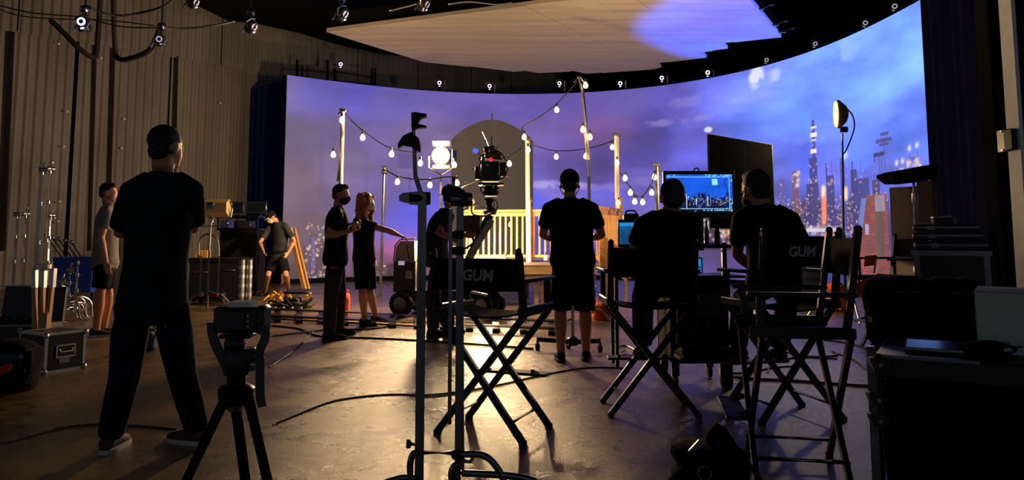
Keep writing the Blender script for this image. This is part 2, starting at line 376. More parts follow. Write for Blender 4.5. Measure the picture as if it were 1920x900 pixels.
for a in ((1420, 148, .20, .26, (235, 238, 255), .85), (1450, 143, .2, .16, (190, 205, 255), .8), (1590, 92, .35, .22, (150, 190, 255), .7), (1410, 180, .7, .12, (150, 165, 245), .5), (1300, 190, .9, .12, (140, 135, 220), .45),
          (1260, 228, .8, .10, (160, 140, 215), .5), (1345, 215, .7, .08, (140, 140, 230), .4), (1050, 347, .7, .12, (190, 175, 235), .6), (1015, 345, .4, .10, (165, 155, 230), .5), (1130, 352, .6, .10, (150, 130, 215), .4), (1225, 340, .6, .12, (140, 125, 205), .4),
          (1510, 260, 1.0, .12, (135, 160, 250), .4), (1640, 220, .9, .14, (130, 165, 250), .35), (1560, 140, .5, .2, (130, 175, 255), .4), (760, 470, .5, .12, (215, 105, 150), .7), (1328, 243, .10, .06, (220, 225, 255), .9), (1330, 300, 1.2, .05, (125, 120, 215), .3)):
    blob(*a)
def rect(x0, y0, x1, y1, rgb, k=1.0):
    (s0, v1), (s1, v0) = W(x0, y0), W(x1, y1); c0 = np.searchsorted(S1, s0); c1 = max(c0 + 1, np.searchsorted(S1, s1)); r0 = max(0, np.searchsorted(V1, v0)); r1 = max(r0 + 1, np.searchsorted(V1, v1))
    IMG[r0:r1, c0:c1] = IMG[r0:r1, c0:c1] * (1 - k) + lin(rgb) * k
def glowdot(px, py, rm, rgb, k=1.0):
    s, v = W(px, py); c0, c1 = np.searchsorted(S1, [s - 3 * rm, s + 3 * rm]); r0, r1 = np.searchsorted(V1, [v - 3 * rm, v + 3 * rm])
    if c1 <= c0 or r1 <= r0: return
    d = ((SS[r0:r1, c0:c1] - s) ** 2 + (VV[r0:r1, c0:c1] - v) ** 2) / rm ** 2; w = (np.exp(-d) * k)[..., None]
    IMG[r0:r1, c0:c1] = IMG[r0:r1, c0:c1] * (1 - w) + lin(rgb) * w
nr = random.Random(21)
def windows(x0, y0, x1, y1, n, warm=.6, size=.024):
    for _ in range(n):
        c = nr.choice(((255, 214, 160), (255, 236, 220), (255, 170, 110))) if nr.random() < warm else (225, 215, 255)
        glowdot(nr.uniform(x0, x1), nr.uniform(y0, y1), size * .75 * nr.uniform(.6, 1.4), c, nr.uniform(.3, .95))
def tower(x0, x1, y0, rgb, n, yb=450, warm=.6):
    rect(x0, y0, x1, yb, rgb, .88); windows(x0 + 1, y0 + 4, x1 - 1, yb - 4, n, warm)
# water tank silhouette of the picture
st, vt = W(922, 224); sl, vl = W(847, 262); sr, vr = W(999, 262); _, vb = W(922, 500)
half = (sr - sl) / 2; mid = (sr + sl) / 2; q = np.clip(np.abs(SS - mid) / half, 0, 1)
top = vl + (vt - vl) * (1 - q ** 1.7) ** 0.85 * (np.abs(SS - mid) <= half)
tank = (np.abs(SS - mid) <= half) & (VV < top) & (VV > vb)
shade = 0.75 + 0.35 * (fbm(SS * 4, VV * 0.6, 31) - 0.5) - 0.15 * np.clip((SS - mid) / half, -1, 1)
IMG[tank] = lin((78, 64, 50)) * shade[tank][:, None]
rect(921, 212, 924, 230, (60, 50, 60))
rect(846, 262, 1001, 266, (44, 38, 42), .7)
# pale blocks of a facade behind the lamp
for r_ in ((745, 288, 775, 316), (745, 318, 778, 322)): rect(*r_, (86, 72, 132) if r_[3] - r_[1] > 10 else (130, 112, 150), .6)
rect(766, 325, 770, 370, (88, 76, 140), .6); rect(684, 285, 690, 370, (86, 78, 150), .35); rect(600, 230, 606, 380, (84, 72, 120), .3)
# city skyline
sky0 = W(1452, 400)[0]
for k in range(70):
    x = nr.uniform(1450, 1725); w_ = nr.uniform(10, 26); y = nr.uniform(372, 412)
    rect(x, y, x + w_, 470, nr.choice(((66, 58, 112), (74, 64, 124), (56, 52, 104), (84, 66, 110))), .8)
windows(1455, 372, 1640, 445, 620, .62, .019); windows(1600, 360, 1725, 400, 40, .5)
tower(1521, 1530, 226, (66, 62, 118), 4, 300); rect(1520, 238, 1531, 240, (235, 225, 255)); rect(1519, 250, 1532, 256, (255, 238, 210)); rect(1520, 280, 1531, 287, (255, 236, 200)); rect(1521, 262, 1530, 264, (210, 200, 240))
tower(1516, 1534, 297, (62, 60, 122), 14, 352, .5); tower(1512, 1538, 345, (66, 60, 118), 34)
tower(1485, 1500, 322, (120, 78, 84), 12); windows(1486, 322, 1499, 350, 14, 1.0, .05)
tower(1548, 1556, 307, (58, 56, 116), 8); tower(1550, 1568, 330, (62, 58, 118), 24); tower(1558, 1563, 300, (58, 58, 122), 3)
tower(1574, 1590, 296, (74, 78, 158), 10); glowdot(1584, 291, .09, (210, 220, 255)); tower(1596, 1606, 303, (60, 66, 140), 6); tower(1594, 1612, 318, (56, 58, 122), 12); tower(1613, 1620, 300, (64, 76, 160), 3)
tower(1604, 1634, 336, (58, 62, 124), 12, 440, .4); tower(1635, 1652, 338, (70, 60, 84), 3, 400)
tower(1460, 1474, 336, (96, 90, 160), 12, 450, .3); tower(1541, 1549, 350, (90, 60, 80), 5)
for y in range(352, 372, 3): glowdot(1544, y, .06, (255, 232, 205), .8); glowdot(1586, y + 2, .05, (255, 226, 190), .8)
for y in range(372, 418, 4): glowdot(1545, y, .055, (255, 120, 70)); glowdot(1545, y + 2, .05, (255, 190, 150), .7)
rect(1539, 360, 1541, 415, (210, 60, 60), .6); rect(1548, 360, 1550, 415, (210, 60, 60), .6)
rect(1508, 428, 1582, 434, (225, 215, 235), .85); rect(1515, 424, 1570, 427, (160, 140, 180), .7); rect(1540, 438, 1586, 448, (235, 140, 80), .85); rect(1510, 436, 1545, 442, (120, 110, 170), .8); windows(1505, 422, 1590, 440, 40, .4, .03)
for x, y, h_ in ((1705, 278, 34), (1719, 272, 38), (1681, 306, 16), (1692, 302, 18)):
    rect(x, y, x + 1.6, y + h_, (70, 76, 140)); glowdot(x, y, .05, (235, 235, 255))
rect(1700, 296, 1724, 306, (76, 84, 150), .8); windows(1698, 296, 1726, 312, 14, .4, .05); windows(1676, 315, 1722, 330, 14, .4, .05)
# aerial and street lamp silhouettes of the picture
for r_ in ((1656, 258, 1658.5, 345), (1641, 262, 1672, 264), (1650, 250, 1666, 252), (1648, 270, 1666, 271.5), (1652, 289, 1654, 345)): rect(*r_, (62, 66, 120), .9)
for r_ in ((1638, 288, 1658, 291), (1638, 290, 1641, 304), (1647, 290, 1650, 340)): rect(*r_, (40, 42, 84), .9)
# brick building corner of the picture
s0, v0 = W(1598, 440); s1, v1 = W(1668, 360)
bk = (SS > W(1600 + 0, 400)[0]) & (SS < W(1664, 400)[0]) & (VV < W(1630, 366)[1])
slant = np.interp(VV, [W(1600, 500)[1], W(1630, 366)[1]], [W(1606, 440)[0], W(1628, 440)[0]])
bk &= SS > slant
row = np.floor(VV / 0.055).astype(int); colm = ((SS + (row % 2) * 0.065) / 0.13) % 1.0; rowf = (VV / 0.055) % 1.0
mort = (rowf < .28) | (colm < .14)
bc = lin((158, 74, 52)) * (0.7 + 0.6 * vnoise(SS * 6, VV * 12, 5))[..., None]
IMG[bk] = np.where(mort[..., None], lin((92, 70, 92)), bc)[bk]
rect(1640, 366, 1660, 396, (150, 140, 160), .9); rect(1640, 397, 1660, 490, (96, 80, 76), .95); rect(1622, 420, 1629, 440, (170, 175, 215), .9)
edge = (SS > slant - .16) & (SS <= slant) & (VV < W(1630, 370)[1]); IMG[edge] = IMG[edge] * .4 + lin((120, 150, 230)) * .6
# far left and low lights of the picture
for k in range(16):
    x = nr.uniform(568, 610); rect(x, nr.uniform(425, 480), x + nr.uniform(6, 14), 530, nr.choice(((78, 60, 76), (66, 50, 62), (92, 76, 110))), .6)
windows(572, 418, 612, 526, 70, .8, .03); windows(660, 495, 782, 528, 90, .6, .03); windows(1100, 440, 1170, 470, 25, .6)
for k in range(14):
    x = nr.uniform(655, 780); rect(x, nr.uniform(490, 505), x + nr.uniform(8, 18), 535, (60, 42, 56), .7)
rect(584, 445, 590, 512, (112, 100, 170), .5)
rect(1290, 408, 1385, 470, (40, 28, 44), .75); windows(1296, 410, 1375, 458, 70, .6, .045); windows(1345, 415, 1380, 445, 20, 1.0, .05)
rect(600, 528, 800, 545, (30, 24, 26), .9)
IMG = np.clip(IMG, 0, 1.3)
# the mesh of the wall: a real curved slab, the picture held in a colour attribute on its front
xs, ys = np.interp(S1, CS, CXY[:, 0]), np.interp(S1, CS, CXY[:, 1])
verts = np.empty((NV * NS, 3)); verts[:, 0] = np.tile(xs, NV); verts[:, 1] = np.tile(ys, NV); verts[:, 2] = np.repeat(V1, NS)
ii = (np.arange(NV - 1)[:, None] * NS + np.arange(NS - 1)[None]).ravel(); faces = np.stack([ii, ii + 1, ii + NS + 1, ii + NS], 1)
def grid_mesh(name, verts, faces, colours, material):
    me = bpy.data.meshes.new(name); me.vertices.add(len(verts)); me.vertices.foreach_set('co', verts.ravel())
    me.loops.add(faces.size); me.loops.foreach_set('vertex_index', faces.ravel().astype(np.int32)); me.polygons.add(len(faces))
    me.polygons.foreach_set('loop_start', np.arange(0, faces.size, 4, dtype=np.int32)); me.update(calc_edges=True)
    at_ = me.color_attributes.new('picture', 'FLOAT_COLOR', 'POINT')
    at_.data.foreach_set('color', np.concatenate([colours, np.ones((len(colours), 1))], 1).astype(np.float32).ravel())
    me.materials.append(material); return me
def screen_material(name, strength, base=(0.02, 0.02, 0.022), rough=0.6, sampling='AUTO'):
    m = bpy.data.materials.new(name); m.use_nodes = True; b = m.node_tree.nodes['Principled BSDF']
    a = m.node_tree.nodes.new('ShaderNodeVertexColor'); a.layer_name = 'picture'
    m.node_tree.links.new(a.outputs['Color'], b.inputs['Emission Color']); b.inputs['Emission Strength'].default_value = strength
    b.inputs['Base Color'].default_value = base + (1,); b.inputs['Roughness'].default_value = rough; MATS[name] = m
    m.cycles.emission_sampling = sampling; return m
lw = thing('video_screen', 'huge curved video wall showing a dusk sky over a city skyline', 'screen', (0, 0, 0))
so = bpy.data.objects.new('display_surface', grid_mesh('display_surface', verts, faces, IMG.reshape(-1, 3), screen_material('wall_picture', 1.0, (0.11, 0.105, 0.10), sampling='NONE')))
COL.objects.link(so); so.parent = lw
mb = MB(); nseg = 60
for k in range(nseg):
    s_a, s_b = SLEN * k / nseg, SLEN * (k + 1) / nseg; ring = []
    for s_ in (s_a, s_b):
        p = wall_xy(s_); n_ = wall_nrm(s_); p1 = p - n_ * 0.02; p2 = p - n_ * 0.30
        ring.append([Vector((p1[0], p1[1], 0.0)), Vector((p2[0], p2[1], 0.0)), Vector((p2[0], p2[1], ZTOP + .02)), Vector((p1[0], p1[1], ZTOP + .02))])
    mb.rings(ring)
mb.build('cabinet_backing', 'black_matte', lw, smooth=False)

# ------------------------------------------------------------------ overhead video ceiling (strips of tiles)
ZC = 5.8
cpx = [(612, 60), (700, 87.5), (790, 115), (800, 117), (905, 128), (960, 135), (985, 133), (1010, 137), (1075, 134), (1100, 139), (1228, 130), (1240, 127), (1228, 120), (1325, 108), (1312, 99), (1365, 92), (1353, 82), (1465, 70), (1395, -14)]
cpoly = [Vector(plan(px, py, ZC)) for px, py in cpx]
a_, b_ = cpoly[0], Vector(plan(1070, 0, ZC)); tcut = (cpoly[-1] - a_)
ndir = (b_ - a_).normalized(); dE = (cpoly[2] - cpoly[0]).normalized()        # along the near edge, along the joints
far = a_ + ndir * 9.0; near_r = Vector(plan(1395, -14, ZC))
L_ = (near_r - a_).dot(ndir); cpoly.append(a_ + ndir * (L_ - 0.0)); cpoly[-2] = near_r
perp = Vector((-dE.y, dE.x)); perp = perp if perp.dot(ndir) > 0 else -perp
def clip(poly, n, d, keep):
    out = []
    for i in range(len(poly)):
        p, q = poly[i], poly[(i + 1) % len(poly)]; fp, fq = (p.dot(n) - d) * keep, (q.dot(n) - d) * keep
        if fp >= 0: out.append(p)
        if fp * fq < 0: out.append(p.lerp(q, fp / (fp - fq)))
    return out
cm = bpy.data.materials.new('ceiling_picture_lamplit'); cm.use_nodes = True; MATS['ceiling_picture_lamplit'] = cm
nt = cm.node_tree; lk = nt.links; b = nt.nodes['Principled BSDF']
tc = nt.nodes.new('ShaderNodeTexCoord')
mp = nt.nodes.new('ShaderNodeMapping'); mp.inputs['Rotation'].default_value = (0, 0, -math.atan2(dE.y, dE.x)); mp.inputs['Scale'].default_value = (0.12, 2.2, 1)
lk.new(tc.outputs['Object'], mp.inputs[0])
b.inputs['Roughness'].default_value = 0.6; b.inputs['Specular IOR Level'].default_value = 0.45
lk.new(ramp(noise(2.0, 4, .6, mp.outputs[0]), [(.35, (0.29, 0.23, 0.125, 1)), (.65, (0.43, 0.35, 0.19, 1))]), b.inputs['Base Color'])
# the picture shown there: a blue patch of sky towards the right-hand end
c1 = Vector(plan(1420, 66, ZC)); c2 = Vector(plan(1200, 78, ZC))
sub = nt.nodes.new('ShaderNodeVectorMath'); sub.operation = 'SUBTRACT'; lk.new(tc.outputs['Object'], sub.inputs[0]); sub.inputs[1].default_value = (c1.x + .9, c1.y - 1.2, 0)
mp2 = nt.nodes.new('ShaderNodeMapping'); lk.new(sub.outputs[0], mp2.inputs[0]); mp2.inputs['Scale'].default_value = (1, 1, 0)
ln = nt.nodes.new('ShaderNodeVectorMath'); ln.operation = 'LENGTH'; lk.new(mp2.outputs[0], ln.inputs[0])
BR = (c2 - Vector((c1.x + .9, c1.y - 1.2))).length
nz = nt.nodes.new('ShaderNodeMath'); nz.operation = 'MULTIPLY_ADD'; lk.new(noise(0.5, 2), nz.inputs[0]); nz.inputs[1].default_value = 0.5; lk.new(ln.outputs['Value'], nz.inputs[2])
mr = nt.nodes.new('ShaderNodeMapRange'); lk.new(nz.outputs[0], mr.inputs[0]); mr.inputs[1].default_value = BR + .45; mr.inputs[2].default_value = BR - 0.15; mr.inputs[3].default_value = 0; mr.inputs[4].default_value = 1; mr.interpolation_type = 'SMOOTHSTEP'
skyc = ramp(noise(0.55, 3, .5, None, .6), [(.35, s2l((84, 96, 236)) + (1,)), (.6, s2l((92, 118, 246)) + (1,)), (.75, s2l((76, 150, 255)) + (1,))])
brown = nt.nodes.new('ShaderNodeRGB'); brown.outputs[0].default_value = s2l((84, 66, 52)) + (1,)  # brown glow painted in for warm lamp light reflected off the panels
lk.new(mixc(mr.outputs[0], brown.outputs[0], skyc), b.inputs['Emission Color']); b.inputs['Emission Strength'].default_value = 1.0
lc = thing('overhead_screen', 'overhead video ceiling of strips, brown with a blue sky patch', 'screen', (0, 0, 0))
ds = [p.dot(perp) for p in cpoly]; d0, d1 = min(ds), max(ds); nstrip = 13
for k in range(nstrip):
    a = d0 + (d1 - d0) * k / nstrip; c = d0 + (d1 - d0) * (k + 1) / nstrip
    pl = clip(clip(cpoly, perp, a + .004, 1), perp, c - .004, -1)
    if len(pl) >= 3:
        part('panel_strip', 'ceiling_picture_lamplit', lc, lambda m: m.prism([(p.x, p.y) for p in pl], ZC + .012 * (k % 3 == 1), ZC + .09), smooth=False)
cc = sum(cpoly, Vector((0, 0))) / len(cpoly)
part('backing_frame', 'black_matte', lc, lambda m: m.prism([(cc.x + (p.x - cc.x) * .985, cc.y + (p.y - cc.y) * .985) for p in cpoly], ZC + .1, ZC + .45), smooth=False)
# ------------------------------------------------------------------ lamp heads that light the stage
def stand_legs(t, z, r, n=3, a0=.4, m='dull_steel', rad=.014):
    for k in range(n):
        a = a0 + k * 2 * math.pi / n; part('leg', m, t, lambda mm: mm.tube([(0, 0, z), (r * .55 * math.cos(a), r * .55 * math.sin(a), z * .75), (r * math.cos(a), r * math.sin(a), .015)], rad, 6))
LB = P(824, 590, 12.6); LB.z = 0
tl = thing('tungsten_lamp', 'blazing open-faced tungsten lamp on a stand behind the camera operator', 'lamp', LB)
hz = P(826, 292, 12.6) - LB
part('column', 'dull_steel', tl, lambda m: m.tube([(0, 0, .1), (0, 0, hz.z - .3)], .02, 8)); stand_legs(tl, .5, .5)
part('yoke', 'dark_steel', tl, lambda m: m.tube([hz + Vector((-.2, .05, 0)), hz + Vector((-.2, .05, -.2)), hz + Vector((0, .05, -.32)), hz + Vector((.2, .05, -.2)), hz + Vector((.2, .05, 0))], .014, 6))
part('housing', 'black_metal', tl, lambda m: m.lathe([(.07, .30), (.15, .26), (.17, .05), (.17, 0), (.155, -.005), (.12, .04), (.001, .06)], hz, (0.18, 1, 0.05), 18))
part('lamp_face', 'lamp_glow', tl, lambda m: m.lathe([(.001, .0), (.14, .0), (.14, .02), (.001, .02)], hz + Vector((0, -.012, 0)), (0.18, 1, .05), 18))
for s_, ax in ((1, 'z'), (-1, 'z'), (1, 'x')):
    if ax == 'z': part('barn_door', 'black_metal', tl, lambda m: m.box(hz + Vector((.02, -.09, .20 * s_)), (.30, .16, .008), Rx(.5 * -s_)))
    else: part('barn_door', 'black_metal', tl, lambda m: m.box(hz + Vector((.24, -.06, -.05)), (.008, .14, .28), Rz(-.5)))
l = light('tungsten_light', 'POINT', LB + hz + Vector((-.02, -.20, .0)), 1080, (1.0, 0.665, 0.345), 0.12)
# broad soft disc lamp at the right, turned towards the deck
DB = G(1588, 600)
dl = thing('disc_lamp', 'glowing round panel lamp on a tall stand in front of the skyline', 'lamp', DB)
hd = P(1572, 214, DB.y) - DB; fdir = Vector((-.90, .26, .0)).normalized()
part('column', 'dull_steel', dl, lambda m: m.tube([(0, 0, .1), (0, 0, 1.2), hd + Vector((.06, .03, -.28))], [.022, .02, .014], 8)); stand_legs(dl, .5, .55)
part('housing', 'plywood', dl, lambda m: m.lathe([(.06, -.13), (.12, -.11), (.21, -.02), (.21, .02), (.19, .03)], hd, fdir, 8))
part('lamp_face', 'panel_glow', dl, lambda m: m.lathe([(.19, .028), (.185, .045), (.001, .06)], hd, fdir, 16))
part('bracket', 'black_metal', dl, lambda m: m.box(hd + Vector((.10, .06, -.22)), (.10, .07, .08), bev=.01))
part('cable', 'cable_black', dl, lambda m: m.tube(smooth_path([hd + Vector((.12, .06, .12)), hd + Vector((.24, .08, 0)), hd + Vector((.26, .08, -.2)), hd + Vector((.12, .03, -.5)), hd + Vector((.05, .03, -.6))]), .010, 6))
part('collar', 'steel', dl, lambda m: m.lathe([(.03, -.05), (.035, 0), (.03, .05)], (0, 0, 1.2), n=10))
l = light('disc_light', 'AREA', DB + hd + fdir * .09, 160, (1.0, 0.74, 0.42), .34); aim(l, DB + hd + fdir * 5)
# unseen point light without a lamp body on the deck, brightening the pine railing
l = light('deck_light', 'POINT', P(905, 455, 13.9), 320, (1.0, 0.72, 0.38), .08)
# ------------------------------------------------------------------ masking at the sides of the video wall
def upright(name, m, parent, p0, p1, z0, z1, thick, folds=0.0, n=1):
    mb = MB(); p0, p1 = Vector((p0[0], p0[1], 0)), Vector((p1[0], p1[1], 0)); d = (p1 - p0); nrm = Vector((d.y, -d.x, 0)).normalized()
    fr, bk = [], []
    for i in range(n + 1):
        p = p0 + d * i / n + nrm * folds * math.sin(i * 1.7); fr.append(p); bk.append(p - nrm * thick)
    poly = fr + bk[::-1]; mb.prism([(p.x, p.y) for p in poly], z0, z1); return mb.build(name, m, parent, smooth=False)
a, c = P(467, 300, 20.9), P(533, 300, 19.6)
tag(upright('masking_drape', 'navy_drape', None, (a.x, a.y), (c.x, c.y), 0, 5.42, .06, .03, 22), 'dark navy masking drape left of the curved video wall', 'drape')
pr = wall_xy(SLEN); 
tag(upright('masking_drape', 'night_drape', None, (pr[0] + .05, pr[1] - .02), (6.45, 9.2), 0, 8.2, .06, .04, 40), 'tall black-blue masking drape right of the curved video wall', 'drape')
wr = part('wall_right', 'roof_black', None, lambda m: m.box((5.45, 7.2, 4.6), (1.55, .2, 9.2)))
tag(wr, 'black side wall at the right edge', kind='structure')
pst = thing('door_post', 'white-painted upright board at the right with a black hinge bracket', 'post', (4.46, 6.5, 0), math.radians(-80))
part('board', 'white_paint', pst, lambda m: m.box((0, 0, 3.3), (.135, .04, 6.6)))
part('shadow_strip', 'black_metal', pst, lambda m: m.box((-.062, .01, 3.3), (.018, .05, 6.6)))
zb = P(1876, 262, 6.5).z
part('bracket_plate', 'dull_steel', pst, lambda m: m.box((-.105, -.03, zb), (.10, .03, .20), bev=.005))
part('bracket_body', 'black_plastic', pst, lambda m: m.box((-.005, -.045, zb), (.10, .06, .19), bev=.01))
part('bolt', 'steel', pst, lambda m: m.lathe([(.012, 0), (.012, .02)], (-.08, -.05, zb + .085), (0, -1, 0), 8))
part('bolt', 'steel', pst, lambda m: m.lathe([(.012, 0), (.012, .02)], (-.08, -.05, zb - .085), (0, -1, 0), 8))
# flat black panel over the stage, behind the overhead screen
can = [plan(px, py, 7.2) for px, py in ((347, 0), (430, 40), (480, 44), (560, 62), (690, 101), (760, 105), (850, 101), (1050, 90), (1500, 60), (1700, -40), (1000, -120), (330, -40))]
tag(part('overhead_black_panel', 'roof_black', None, lambda m: m.prism(can, 7.2, 7.5)), 'flat black panel above the overhead video ceiling', 'canopy')

# ------------------------------------------------------------------ tracking cameras and rails over the video wall
def tracking_camera(loc, face, sc, label, group=None, glow='ring_glow', drop=0.0, tilt=0.0, stake=True, arm=True, foot=.36):
    t = thing('tracking_camera', label, 'camera', loc, 0, group)
    f = Vector(face).normalized(); u, v = frame_of(f); R = Matrix((u, f, v)).transposed() @ Ry(tilt)
    def T(p): return R @ (Vector(p) * sc)
    part('body', 'black_plastic', t, lambda m: m.box((0, 0, 0), (.15 * sc, .16 * sc, .22 * sc), R, bev=.02 * sc))
    def ringm(m):
        n = 18; r1, r2 = .062, .034
        rr = []
        for k in range(n):
            a = 2 * math.pi * k / n
            rr.append([T((math.cos(a) * r, .085 + e, math.sin(a) * r + .03)) for r, e in ((r1, 0), (r1, .01), (r2, .01), (r2, 0))])
        rr.append(rr[0]); m.rings(rr, caps=False)
    part('ring_light', glow, t, ringm)
    part('lens', 'lens_glass', t, lambda m: m.lathe([(.03 * sc, 0), (.03 * sc, .03 * sc), (.001, .034 * sc)], T((0, .075, .03)), f, 12))
    part('status_light', glow, t, lambda m: m.box(T((.0, .085, -.072)), (.05 * sc, .015 * sc, .025 * sc), R))
    if arm: part('bracket', 'dull_steel', t, lambda m: m.tube([T((.085, 0, .02)), T((.105, 0, .12)), T((0, 0, .15)), T((-.09, 0, .12))], .012 * sc, 6))
    if stake: part('mount_stake', 'dull_steel', t, lambda m: m.tube([T((-.16, .02, -min(.2, foot / sc))), T((-.16, .02, .10))], .014 * sc, 6))
    if drop: part('hanger_pole', 'dull_steel', t, lambda m: m.tube([Vector((0, 0, .14 * sc)), Vector((0, 0, drop))], .02 * sc, 8))
    if stake: part('foot', 'black_metal', t, lambda m: m.tube([T((0, -.02, -.1)), Vector((0, 0, -foot))], .02 * sc, 6))
    return t
nth = ('leftmost', 'second from the left', 'third from the left', 'fourth from the left', 'fifth from the left', 'rightmost')
cams = ((824, 157, 1), (918, 163, 1), (1049, 158, 1), (1163, 158, 1), (1241, 148, 1), (1327, 138, 1), (1437, 114, 0), (1528, 84, 0), (1622, 45, 0), (1677, 14, 0))
for k, (px, py, g) in enumerate(cams):
    rx, _ = ray(px, py); Y = float(np.interp(rx, ratio, CXY[:, 1])) + .25; p = P(px, py, Y)
    lb = 'ring-lit tracking camera on the video wall top, %s of six' % nth[k] if g else 'unlit tracking camera above the bright right end of the video wall, %s of four' % ('leftmost', 'second', 'third', 'rightmost')[k - 6]
    tracking_camera(p, (camo.location - p), .95 if px < 1400 else .8, lb, 'ring cameras along the wall top' if g else 'unlit ring cameras along the wall top', 'ring_glow' if g else 'ring_glow_dim', tilt=0 if px < 1400 else -.35, foot=max(.12, p.z - ZTOP - .021))
rlp = P(639, 122, 21.2)
tracking_camera(rlp, camo.location - rlp, .9, 'lone ring-lit tracking camera above the guard rail at the left', stake=False)
def guard_rail(pxs, y0, y1, yr, label):
    D = 20.9; base = P(pxs[0], y1, D); t = thing('guard_rail', label, 'railing', base)
    for px in pxs: part('post', 'black_metal', t, lambda m: m.tube([P(px, y1 + 12, D) - base, P(px, y0, D) - base], .035, 6))
    for y in yr: part('rail', 'dull_steel', t, lambda m: m.tube([P(pxs[0], y[0], D) - base, P(pxs[-1], y[1], D) - base], .022, 6))
guard_rail((557, 614), 112, 142, ((131, 136),), 'dark short guard rail over the left end of the video wall')
guard_rail((628, 697, 703), 128, 148, ((134, 146), (150, 158)), 'pale guard rail beside the lone ring-lit camera')
# cameras hung from the grid at the upper left
hang = [((158, 46), 11.0, 1.0, 'ring_glow', 'hanging camera with a bright violet ring over the leftmost wall sheets', (.1, -1, -.1), .15), ((302, 77), 11.5, .8, 'ring_glow_dim', 'hanging camera at the end of a thick black hose', (.15, -1, -.15), .3),
        ((470, 50), 12.0, .95, 'ring_glow_dim', 'hanging camera nearest the navy drape, tilted down', (.9, -.3, -.5), .5), ((640, 26), 12.0, 1.0, 'ring_glow_dim', 'hanging camera at the left tip of the overhead screen', (.9, -.3, -.5), .5),
        ((793, 8), 12.0, .95, 'ring_glow_dim', 'hanging camera above the near edge of the overhead screen', (.9, -.3, -.5), .5), ((362, 4), 12.0, .9, 'ring_glow_dim', 'hanging camera half cut off by the upper frame edge', (.9, -.3, -.5), .5)]
for (px, py), D, sc, g, lb, face, tl in hang:
    t = tracking_camera(P(px, py, D), face, sc, lb, None, g, drop=1.0, tilt=tl, stake=False)
    part('side_strip', 'steel', t, lambda m: m.box((-.08, -.06, -.02), (.02, .03, .22), Ry(.5)))
    part('side_strip', 'steel', t, lambda m: m.box((.07, -.06, -.06), (.02, .03, .20), Ry(.5)))
    part('clamp', 'dark_steel', t, lambda m: m.lathe([(.03, -.06), (.06, -.04), (.06, .04), (.03, .06)], (0, 0, .24), (1, 0, 0), 10))
for k, (px, py) in enumerate(((1432, 21), (1459, 51), (1473, 64))):
    e_ = plan(px, py, ZC); p = Vector((e_[0] - .03, e_[1], ZC + .05)); t = thing('rigging_clamp', ('upper', 'middle', 'lower')[k] + ' small pale rigging clamp at the right edge of the overhead screen', 'clamp', p, 0, 'clamps on the overhead screen edge')
    part('jaw', 'dull_steel', t, lambda m: m.box((-.14, 0, 0), (.36, .08, .05), bev=.01)); part('arm', 'dull_steel', t, lambda m: m.tube([(0, 0, 0), (.16, 0, .08), (.24, 0, .09)], .016, 6))
# overhead pipe grid
for lb, pts in (('dark rigging pipe crossing the upper left corner', ((-40, 6, 11.3), (520, -2, 12.2))), ('dark rigging pipe above the near edge of the overhead screen', ((580, -8, 12.3), (1120, -14, 12.6)))):
    a, c = P(*pts[0]), P(*pts[1]); t = thing('rigging_pipe', lb, 'pipe', a)
    part('pipe', 'dark_steel', t, lambda m: m.tube([(0, 0, .25), c - a + Vector((0, 0, .25))], .03, 8))
    for q in (.25, .5, .75): part('hanger', 'dark_steel', t, lambda m: m.tube([(c - a) * q + Vector((0, 0, .25)), (c - a) * q + Vector((0, 0, 3.4))], .012, 6))
def cable(pts, r, m, label, name='hanging_cable', cat='cable', n=6):
    pts = [Vector(p) for p in pts]; o = MB(); base = pts[0]; o.tube(smooth_path([p - base for p in pts], n), r, 6)
    ob = o.build(name, m); ob.location = base; return tag(ob, label, cat)
cable([P(212, -10, 14), P(214, 60, 14), P(220, 108, 14), P(250, 108, 13.6), P(282, 92, 12.8), P(300, 55, 11.7)], .05, 'rubber', 'thick black hose curving down from the grid to a hanging camera', 'hanging_hose', 'hose')
cable([P(95, 38, 15), P(120, 62, 15), P(150, 92, 15), P(178, 106, 15.2), P(184, 60, 15.3), P(188, -5, 15.3)], .055, 'rubber', 'black hose loop hanging against the far left wall sheets', 'hanging_hose', 'hose')
cable([P(-10, 8, 12), P(60, 24, 12), P(150, 32, 12), P(230, 50, 12), P(320, 52, 12)], .012, 'cable_brown', 'thin brown cable swagged across the upper left')
cable([P(-10, 14, 12.1), P(40, 30, 12.1), P(120, 36, 12.1), P(200, 38, 12.1), P(290, 48, 12)], .010, 'cable_brown', 'lower thin brown cable sagging under the first one')
cable([P(165, 12, 11), P(200, 26, 11.5), P(240, 28, 12), P(300, 14, 12), P(330, -6, 12)], .02, 'cable_black', 'black cable looping from the violet-ringed camera')
cable([P(305, 52, 11.6), P(340, 54, 11.8), P(400, 48, 12), P(440, 40, 12.2)], .018, 'cable_black', 'black cable running right from the hose camera')
cable([P(730, 20, 12), P(770, 10, 12), P(800, 2, 12)], .015, 'dull_steel', 'short bright cable over the overhead screen edge')
cable([P(840, 8, 12.2), P(880, 3, 12.2), P(930, 8, 12.2), P(960, 4, 12.2)], .015, 'dull_steel', 'tangled bright cable above the overhead screen')

